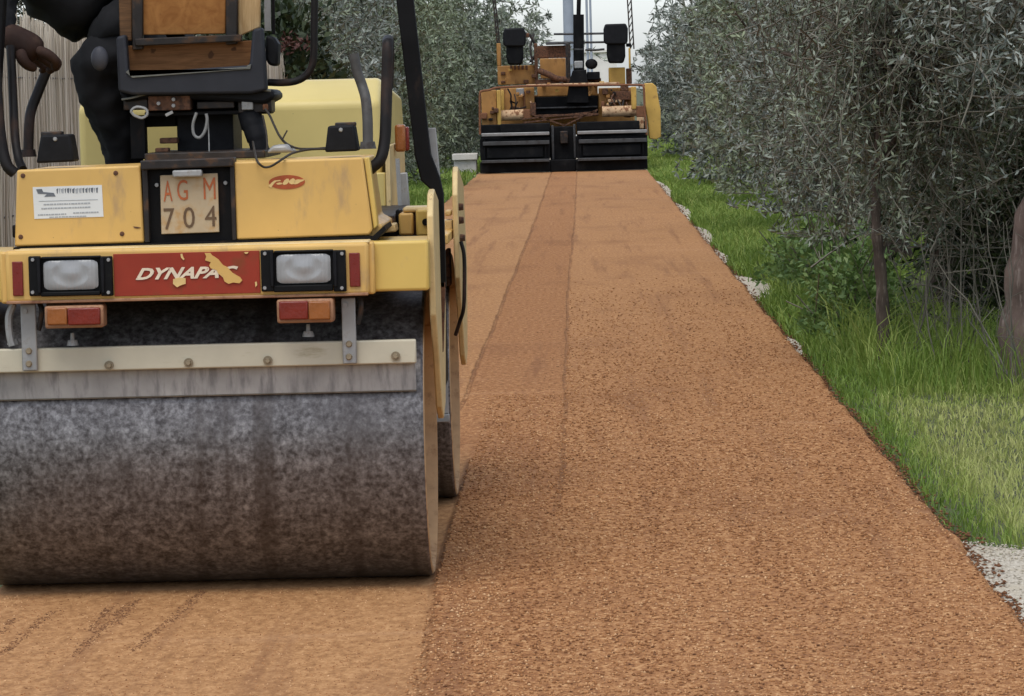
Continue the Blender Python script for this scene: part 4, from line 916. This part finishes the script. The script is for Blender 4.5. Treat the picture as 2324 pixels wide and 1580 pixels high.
# ------------------------------------------------------------------ foliage
def leaf_cloud(P, D, L, Wd, seed, bend=.15):
    """diamond leaves: base P, direction D (unit), length L, width W"""
    r = np.random.default_rng(seed); n = len(P)
    rv = r.normal(size=(n, 3)); side = np.cross(D, rv); side /= np.linalg.norm(side, axis=1)[:, None]+1e-9
    up = np.cross(side, D)
    mid = P+D*(L*.5)[:, None]; tip = P+D*L[:, None]-up*(L*bend*r.uniform(-1, 1, n))[:, None]
    V = np.stack([P, mid+side*(Wd/2)[:, None], tip, mid-side*(Wd/2)[:, None]], 1).reshape(-1, 3)
    Fc = np.arange(4*n).reshape(n, 4); return V, Fc
def tubes_np(paths, radii, k=3):
    """paths (n,m,3) -> thin k-sided tubes"""
    n, m, _ = paths.shape; T = np.gradient(paths, axis=1); T /= np.linalg.norm(T, axis=2, keepdims=True)+1e-9
    ref = np.where(np.abs(T[..., 2:3]) > .9, np.array([1., 0, 0]), np.array([0, 0, 1.])); a = np.cross(T, ref); a /= np.linalg.norm(a, axis=2, keepdims=True)+1e-9; b = np.cross(T, a)
    ang = np.arange(k)*2*np.pi/k
    V = paths[:, :, None]+(a[:, :, None]*np.cos(ang)[None, None, :, None]+b[:, :, None]*np.sin(ang)[None, None, :, None])*radii[:, :, None, None]
    fl = []
    for j in range(m-1):
        for q in range(k): fl.append((j*k+q, j*k+(q+1) % k, (j+1)*k+(q+1) % k, (j+1)*k+q))
    return V.reshape(-1, 3), (np.array(fl)[None]+m*k*np.arange(n)[:, None, None]).reshape(-1, 4)
def olive(base, cc, rad, nt_w, per, leaf, label, seed, trunk=None, tr=.09, mat='olive_leaf', bark='bark', droop=.35, twl=.8, twr=.0035, zmin=.05, bare=0, clip=None, group=None):
    r = np.random.default_rng(seed); rnd = random.Random(seed)
    t = thing('olive_tree', (base[0], base[1], 0), label, 'tree', group)
    cc = np.array(cc, float); rad = np.array(rad, float)
    fork = Vector(trunk[-1]) if trunk else Vector((base[0]+(cc[0]-base[0])*.4, base[1]+(cc[1]-base[1])*.4, cc[2]*.55))
    tp = [Vector((base[0], base[1], -.1))]+([Vector(p) for p in trunk] if trunk else [Vector((base[0], base[1], 0)).lerp(fork, .5)+Vector((rnd.uniform(-.05, .05), rnd.uniform(-.05, .05), 0)), fork])
    path = curve_pts(tp, 6); mb = MB(); m = len(path)
    mb.tube(path, [tr*(1.35-.65*(i/(m-1))**.6)*(1+.12*math.sin(i*1.9+seed)) for i in range(m)], 12)
    mb.build('trunk', bark, t, smooth=60)
    # limbs: a few main, each carrying sub-limbs
    LP = []; limb = MB()
    for i in range(7):
        d = r.normal(size=3); d /= np.linalg.norm(d); d[2] = abs(d[2])*.7+.1
        e = cc+d*rad*.75; f = np.array(fork); mid = (f+e)/2+r.normal(0, .12, 3)
        pth = curve_pts([fork, Vector(mid), Vector(e)], 6); mm = len(pth)
        limb.tube(pth, [tr*.55*(1-.85*k/(mm-1)) for k in range(mm)], 7)
        pp = np.array([tuple(p) for p in pth]); LP.append(pp[3:])
    limb.build('limbs', bark, t, smooth=60)
    LP = np.concatenate(LP)
    # twigs start inside and end near the crown shell, drooping; grouped into clumps
    nc_ = max(12, nt_w//14); dirs = r.normal(size=(nc_, 3)); dirs /= np.linalg.norm(dirs, axis=1)[:, None]; rr_ = r.uniform(.35, 1, nc_)**.55
    clump = cc+dirs*rad*rr_[:, None]; clump[:, 2] = np.maximum(clump[:, 2], zmin+.12)
    ci = r.integers(0, nc_, nt_w); tonec = r.normal(0, .19, nc_)[ci]
    end = clump[ci]+r.normal(size=(nt_w, 3))*.27*rad.mean()*np.array([1, 1, .8])
    out = end-cc; out /= np.linalg.norm(out/rad, axis=1)[:, None]/1.0+1e-9
    dirv = (end-cc); dirv /= np.linalg.norm(dirv, axis=1)[:, None]+1e-9; dirv = dirv+r.normal(size=(nt_w, 3))*.55; dirv /= np.linalg.norm(dirv, axis=1)[:, None]
    ln = twl*r.uniform(.5, 1.15, nt_w); st = end-dirv*ln[:, None]
    mth = 6; tt = np.linspace(0, 1, mth)
    paths = st[:, None]+(end-st)[:, None]*tt[None, :, None]; paths[..., 2] -= (droop*ln)[:, None]*tt[None]**2*r.uniform(.3, 1.3, nt_w)[:, None]
    paths += np.cumsum(r.normal(0, .018, paths.shape), axis=1)
    paths[..., 2] = np.maximum(paths[..., 2], zmin)
    if clip is not None:
        ok = clip(paths[:, -1]) & clip(paths[:, 0]); paths = paths[ok]; ln = ln[ok]; tonec = tonec[ok]
    nn = len(paths); radii = twr*np.linspace(1.3, .45, mth)[None]*r.uniform(.6, 1.5, nn)[:, None]
    V, Fc = tubes_np(paths, radii); np_obj('twigs', V, Fc, 'twig', t, None, False, 'stuff')
    # leaves along the outer part of each twig
    tw = np.repeat(np.arange(nn), per); leafy = np.repeat(r.random(nn) > bare, per); tw = tw[leafy]
    tpos = r.uniform(.12, 1, len(tw))**.8; seg = np.minimum((tpos*(mth-1)).astype(int), mth-2); fr = tpos*(mth-1)-seg
    P = paths[tw, seg]*(1-fr)[:, None]+paths[tw, seg+1]*fr[:, None]; T = paths[tw, seg+1]-paths[tw, seg]; T /= np.linalg.norm(T, axis=1)[:, None]+1e-9
    D = T*.6+r.normal(size=P.shape)*.55+np.array([0, 0, .18]); D /= np.linalg.norm(D, axis=1)[:, None]
    n_ = len(P); L = leaf[0]*r.uniform(.6, 1.25, n_); Wd = leaf[1]*r.uniform(.7, 1.25, n_)
    V, Fc = leaf_cloud(P, D, L, Wd, seed+1); tone = np.clip(.48+tonec[tw]+r.normal(0, .2, n_), 0, 1)
    np_obj('crown', V, Fc, mat, t, {'tone': ('FACE', tone)}, False)
    return t
road_clear = lambda p: ~((p[:, 0] < 1.02+.10*(p[:, 2] < .8)) & (p[:, 0] > -1.7))
G1, G2 = 'olive trees along the right verge', 'olive trees behind the fence on the left'
# right side, near to far
olive((1.93, 15.5), (2.55, 15.2, 2.05), (1.25, 1.4, 1.15), 1900, 36, (.046, .0115), 'nearest olive tree with thick brown trunk at the right edge', 31, trunk=[(1.945, 15.5, .3), (2.02, 15.5, .75), (2.3, 15.5, 1.2)], tr=.105, mat='olive_leaf_grey', bark='bark_brown', zmin=.62, twr=.0034, bare=.12, clip=lambda p: (p[:, 0] > 1.24) & (p[:, 2] > .58+.35*(p[:, 0] > 1.75)), droop=.10, group=G1)
olive((1.375, 16.2), (1.50, 16.35, 1.45), (.62, .75, .80), 1100, 32, (.044, .0105), 'slender olive tree with thin dark trunk in front of the dark hollow', 37, trunk=[(1.37, 16.2, .35), (1.35, 16.2, .62), (1.36, 16.3, .85)], tr=.028, mat='olive_leaf', bark='bark', zmin=.50, bare=.22, twr=.0028, clip=lambda p: (p[:, 0] > 1.0+.18*(p[:, 2] < .9)) & (p[:, 2] > .42), droop=.10, group=G1)
olive((2.15, 20.5), (1.95, 20.7, 1.40), (1.10, 1.5, 1.35), 2000, 30, (.048, .012), 'broad twiggy olive tree just beyond the slender trunk', 41, tr=.10, mat='olive_leaf', zmin=.42, bare=.20, twr=.0034, clip=road_clear, droop=.10, group=G1)
olive((2.3, 25.5), (2.10, 25.5, 1.5), (1.15, 1.7, 1.55), 1700, 28, (.062, .015), 'silvery olive tree in the middle of the right row', 43, mat='olive_leaf_grey', zmin=.38, bare=.15, clip=road_clear, droop=.10, group=G1)
olive((2.4, 31.5), (2.15, 31.5, 1.6), (1.25, 2.0, 1.7), 1400, 26, (.075, .019), 'greener olive tree halfway down the right row', 47, mat='olive_leaf_green', zmin=.34, bare=.1, clip=road_clear, droop=.10, group=G1)
olive((2.5, 38.5), (2.25, 38.5, 1.6), (1.2, 2.3, 1.75), 1200, 26, (.085, .023), 'olive tree well before the paver on the right', 53, mat='olive_leaf', zmin=.34, clip=lambda p: p[:, 0] > 1.08, droop=.10, group=G1)
olive((2.7, 46.5), (2.4, 46.5, 1.55), (1.0, 2.6, 1.6), 1000, 26, (.10, .027), 'olive tree close before the paver on the right', 59, mat='olive_leaf_grey', zmin=.1, clip=lambda p: p[:, 0] > 1.16, droop=.10, group=G1)
olive((2.7, 63.5), (2.35, 63.5, 1.5), (1.25, 2.4, 1.5), 900, 26, (.11, .03), 'olive tree beside the right end of the paver', 61, mat='olive_leaf_grey', zmin=.1, clip=lambda p: p[:, 0] > 1.0+.25*(p[:, 2] > 2), droop=.10, group=G1)
olive((3.6, 70), (3.2, 70, 1.6), (1.2, 3.0, 1.5), 800, 26, (.13, .036), 'pale olive tree beyond the paver on the right', 67, mat='olive_leaf_grey', zmin=.1, clip=lambda p: p[:, 0] > 1.7, droop=.10, group=G1)
# second row added to block light; dark_leaf colour paints shade into the hollow
olive((4.1, 17.5), (3.7, 17.8, 1.5), (1.1, 1.6, 1.6), 1100, 30, (.06, .017), 'dense olive tree added with shade-dark leaves to darken the hollow behind the two nearest trunks', 103, mat='dark_leaf', zmin=.02, bare=.1, droop=.10, group=G1)
olive((2.75, 18.2), (2.45, 18.0, .62), (.75, .7, .72), 1100, 30, (.055, .017), 'low olive bush added with leaves coloured as shade deep between the nearest trunks', 107, mat='dark_leaf', zmin=.02, bare=.1, tr=.06, droop=.10, group=G1)
olive((5.0, 23.5), (4.6, 23.5, 2.0), (1.5, 2.6, 2.1), 1100, 28, (.08, .024), 'tall olive tree added in the second row on the right to block light', 109, mat='olive_leaf', zmin=.34, droop=.10, group=G1)
# left side behind the fence
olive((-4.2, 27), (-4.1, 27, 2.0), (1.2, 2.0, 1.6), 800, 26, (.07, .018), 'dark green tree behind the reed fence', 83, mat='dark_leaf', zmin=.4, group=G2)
olive((-3.5, 34), (-3.3, 34, 1.7), (1.15, 2.0, 1.7), 1200, 26, (.08, .02), 'nearest grey olive tree past the end of the reed fence', 71, mat='olive_leaf', zmin=.1, clip=lambda p: p[:, 0] < -2.1, group=G2)
olive((-3.4, 41), (-3.2, 41, 1.6), (1.15, 2.3, 1.65), 1100, 26, (.09, .023), 'grey olive tree behind the rollover leg of the roller', 73, mat='olive_leaf_grey', zmin=.1, clip=lambda p: p[:, 0] < -2.0, group=G2)
olive((-3.2, 49), (-2.95, 49, 1.6), (1.0, 2.6, 1.65), 1100, 26, (.10, .026), 'greener olive tree left of the paver', 79, mat='olive_leaf_green', zmin=.1, clip=lambda p: p[:, 0] < -1.85, group=G2)
olive((-3.0, 58), (-2.75, 58, 1.6), (1.0, 2.8, 1.75), 1000, 26, (.11, .03), 'olive tree just behind the left end of the paver', 89, mat='olive_leaf_green', zmin=.1, clip=lambda p: p[:, 0] < -1.75, group=G2)
olive((-2.7, 68), (-2.3, 68, 1.75), (1.35, 2.8, 1.55), 1000, 26, (.13, .034), 'olive tree behind the left operator seat of the paver', 97, mat='olive_leaf', zmin=.1, group=G2)
olive((-2.2, 80), (-2.0, 80, 1.6), (1.5, 2.8, 1.35), 800, 26, (.15, .04), 'small far olive tree left of the utility pole', 101, mat='olive_leaf_grey', zmin=.1, group=G2)

# leafy weeds low on the verge
def shrub(name, c, rad, n_, leaf, mat, label, cat, seed, group=None, stems=40):
    r = np.random.default_rng(seed); t = thing(name, (c[0], c[1], 0), label, cat, group)
    d = r.normal(size=(n_, 3)); d /= np.linalg.norm(d, axis=1)[:, None]; d[:, 2] = np.abs(d[:, 2])
    lump = 1+.25*np.sin(d[:, 0]*7+seed)*np.cos(d[:, 1]*6)+.15*np.sin(d[:, 2]*13)
    P = np.array(c)+d*np.array(rad)*(r.uniform(.3, 1, n_)**.5*lump)[:, None]
    D = d+r.normal(size=d.shape)*.8; D /= np.linalg.norm(D, axis=1)[:, None]
    V, Fc = leaf_cloud(P, D, leaf[0]*r.uniform(.6, 1.3, n_), leaf[1]*r.uniform(.7, 1.2, n_), seed)
    np_obj('foliage', V, Fc, mat, t, {'tone': ('FACE', np.clip(r.normal(.5, .22, n_), 0, 1))})
    e = np.array(c)+r.normal(size=(stems, 3))*np.array(rad)*.5; e[:, 2] = np.abs(e[:, 2]-c[2])+c[2]*.3+.1
    b = np.array([c[0], c[1], -.04])+r.normal(0, .1, (stems, 3))*np.array([1, 1, 0]); tt = np.linspace(0, 1, 4)
    V, Fc = tubes_np(b[:, None]+(e-b)[:, None]*tt[None, :, None], .004*np.ones((stems, 4))); np_obj('stems', V, Fc, 'twig', t, None, False, 'stuff'); return t
shrub('leafy_weed', (1.40, 18.4, .0), (.27, .9, .46), 4200, (.04, .024), 'weed_leaf', 'low bright green leafy weeds at the foot of the slender trunk', 'weeds', 201)
shrub('leafy_weed', (1.50, 23.0, .0), (.30, 1.2, .36), 2600, (.05, .03), 'weed_leaf', 'low leafy weeds farther along the right verge', 'weeds', 203)
fs = shrub('flowering_shrub', (at(668, 60, 27.5).x-.15, 27.5, 1.35), (.5, .6, .75), 3000, (.09, .04), 'dark_leaf', 'dark shrub with reddish blooms looking over the reed fence', 'shrub', 211)
r = np.random.default_rng(5); pc_ = np.array(at(658, 98, 27.0)); n_ = 110
P = pc_+r.normal(0, 1, (n_, 3))*np.array([.07, .08, .035]); D = r.normal(size=(n_, 3)); D /= np.linalg.norm(D, axis=1)[:, None]
V, Fc = leaf_cloud(P, D, .05*r.uniform(.6, 1.3, n_), .03*r.uniform(.6, 1.3, n_), 6); np_obj('blooms', V, Fc, 'petal', fs, {'tone': ('FACE', np.full(n_, .5))}, False, 'stuff')

# dry bare stems standing in the hollow
def dry_stems(c, rad, n_, h, label, seed):
    r = np.random.default_rng(seed); t = thing('dry_stems', (c[0], c[1], 0), label, 'stems', 'bare stems under the nearest olive trees')
    b = np.stack([c[0]+r.normal(0, rad[0], n_), c[1]+r.normal(0, rad[1], n_), np.full(n_, -.05)], -1); tt = np.linspace(0, 1, 7)
    e = b+np.stack([r.normal(0, .16, n_), r.normal(0, .15, n_), h*r.uniform(.5, 1.2, n_)], -1)
    p = b[:, None]+(e-b)[:, None]*tt[None, :, None]+np.cumsum(r.normal(0, .012, (n_, 7, 3)), axis=1); p[:, 0] = b
    V, Fc = tubes_np(p, .0032*np.linspace(1.3, .5, 7)[None]*r.uniform(.6, 1.4, n_)[:, None]); np_obj('stems', V, Fc, 'twig', t, None, False, 'stuff')
    k = n_*2; i0 = r.integers(0, n_, k); s0 = p[i0, r.integers(2, 6, k)]; e0 = s0+r.normal(0, .10, (k, 3))+np.array([0, 0, .08]); tt = np.linspace(0, 1, 4)
    V, Fc = tubes_np(s0[:, None]+(e0-s0)[:, None]*tt[None, :, None], .0016*np.ones((k, 4))); np_obj('side_twigs', V, Fc, 'twig', t, None, False, 'stuff')
dry_stems((1.66, 16.4), (.12, .3), 26, .85, 'pale bare stems rising between the two nearest trunks', 401)
dry_stems((1.86, 15.2), (.035, .12), 12, .75, 'bare forked stems in front of the thick brown trunk', 403)

# grass on both verges
def grass(name, n, xr, yr, h, wd, seed, dens=None, tonef=None):
    r = np.random.default_rng(seed); u = r.random(n)
    y = yr[0]*(yr[1]/yr[0])**u; x = xr[0]+(xr[1]-xr[0])*r.random(n)
    if dens is not None: k = r.random(n) < dens(x, y); x = x[k]; y = y[k]
    n = len(x); clump = .5+.5*np.sin(x*9+3*np.sin(y*2.1))*np.sin(y*5.3+2*np.sin(x*4))
    H = h(x, y)*r.uniform(.45, 1.25, n)*(.7+.6*clump); Wd = wd*(y/12)**.85*r.uniform(.7, 1.3, n)
    a = r.uniform(0, 6.28, n); ln = r.uniform(.15, .9, n)*H; ld = r.uniform(0, 6.28, n)
    B = np.stack([x, y, np.full(n, -.05)], -1); side = np.stack([np.cos(a), np.sin(a)*.5, np.zeros(n)], -1)*Wd[:, None]/2
    le = np.stack([np.cos(ld), np.sin(ld), np.zeros(n)], -1)*ln[:, None]; up = np.array([0, 0, 1.])*H[:, None]
    mid = B+up*.62+le*.35; tip = B+up*(1-.25*(ln/H)[:, None])+le
    V = np.stack([B-side, B+side, mid+side*.8, mid-side*.8, tip+side*.12, tip-side*.12], 1).reshape(-1, 3)
    o = 6*np.arange(n)[:, None]; Fc = np.concatenate([o+np.array([0, 1, 2, 3]), o+np.array([3, 2, 4, 5])])
    tn = tonef(x, y) if tonef else np.full(n, .4); tn = np.clip(tn+(clump-.5)*.22+r.normal(0, .12, n), 0, 1)
    return np_obj(name, V, Fc, 'grass_blade', None, {'tone': ('FACE', np.concatenate([tn, tn]))}, False, 'stuff')
def edge_at(y): return np.interp(y, ys, edgeR)
def dens_r(x, y):
    d = np.ones_like(x); e = edge_at(y); d *= np.clip((x-e-.01)/.03, 0, 1)
    for y0, y1, wm, _ in patches:
        t = np.clip((y-y0)/(y1-y0), 0, 1); d *= np.where(x-1.04 < wm*.9*np.sin(np.pi*t)**.6, .02, 1)
    return d*np.where((y > 15.7) & (y < 24) & (x > 1.36+.03*(y-15.7)), .12, 1)
def tone_r(x, y):
    e = edge_at(y); near = np.exp(-((x-e)/.16)**2); pale = np.clip((x-1.12)/.2, 0, 1)*np.clip((15.6-y)/1.5, 0, 1)*np.clip((y-9)/1.5, 0, 1)
    return .39+.46*pale-.12*near
def h_r(x, y): 
    e = edge_at(y); return .05+.015*np.clip((x-e)/.3, 0, 1)+.045*np.clip((y-14.5)/2, 0, 1)-.025*np.clip((x-1.22)/.2, 0, 1)*(y < 14.8)
gr1 = grass('grass', 165000, (1.03, 3.0), (8.3, 95), h_r, .0042, 301, dens_r, tone_r); tag(gr1, 'green grass on the right verge under the olive trees', 'grass')
gr2 = grass('tall_grass', 2600, (1.25, 2.2), (15.0, 18), lambda x, y: np.full_like(x, .26), .0045, 303, None, lambda x, y: np.full_like(x, .42)); tag(gr2, 'taller grass stalks around the trunks on the right', 'grass')
gr3 = grass('grass', 26000, (-2.9, -1.62), (14, 70), lambda x, y: np.full_like(x, .12), .006, 305, lambda x, y: np.clip((-1.63-x)/.05, 0, 1), lambda x, y: np.full_like(x, .34)); tag(gr3, 'sparser grass on the left verge beside the paver', 'grass')
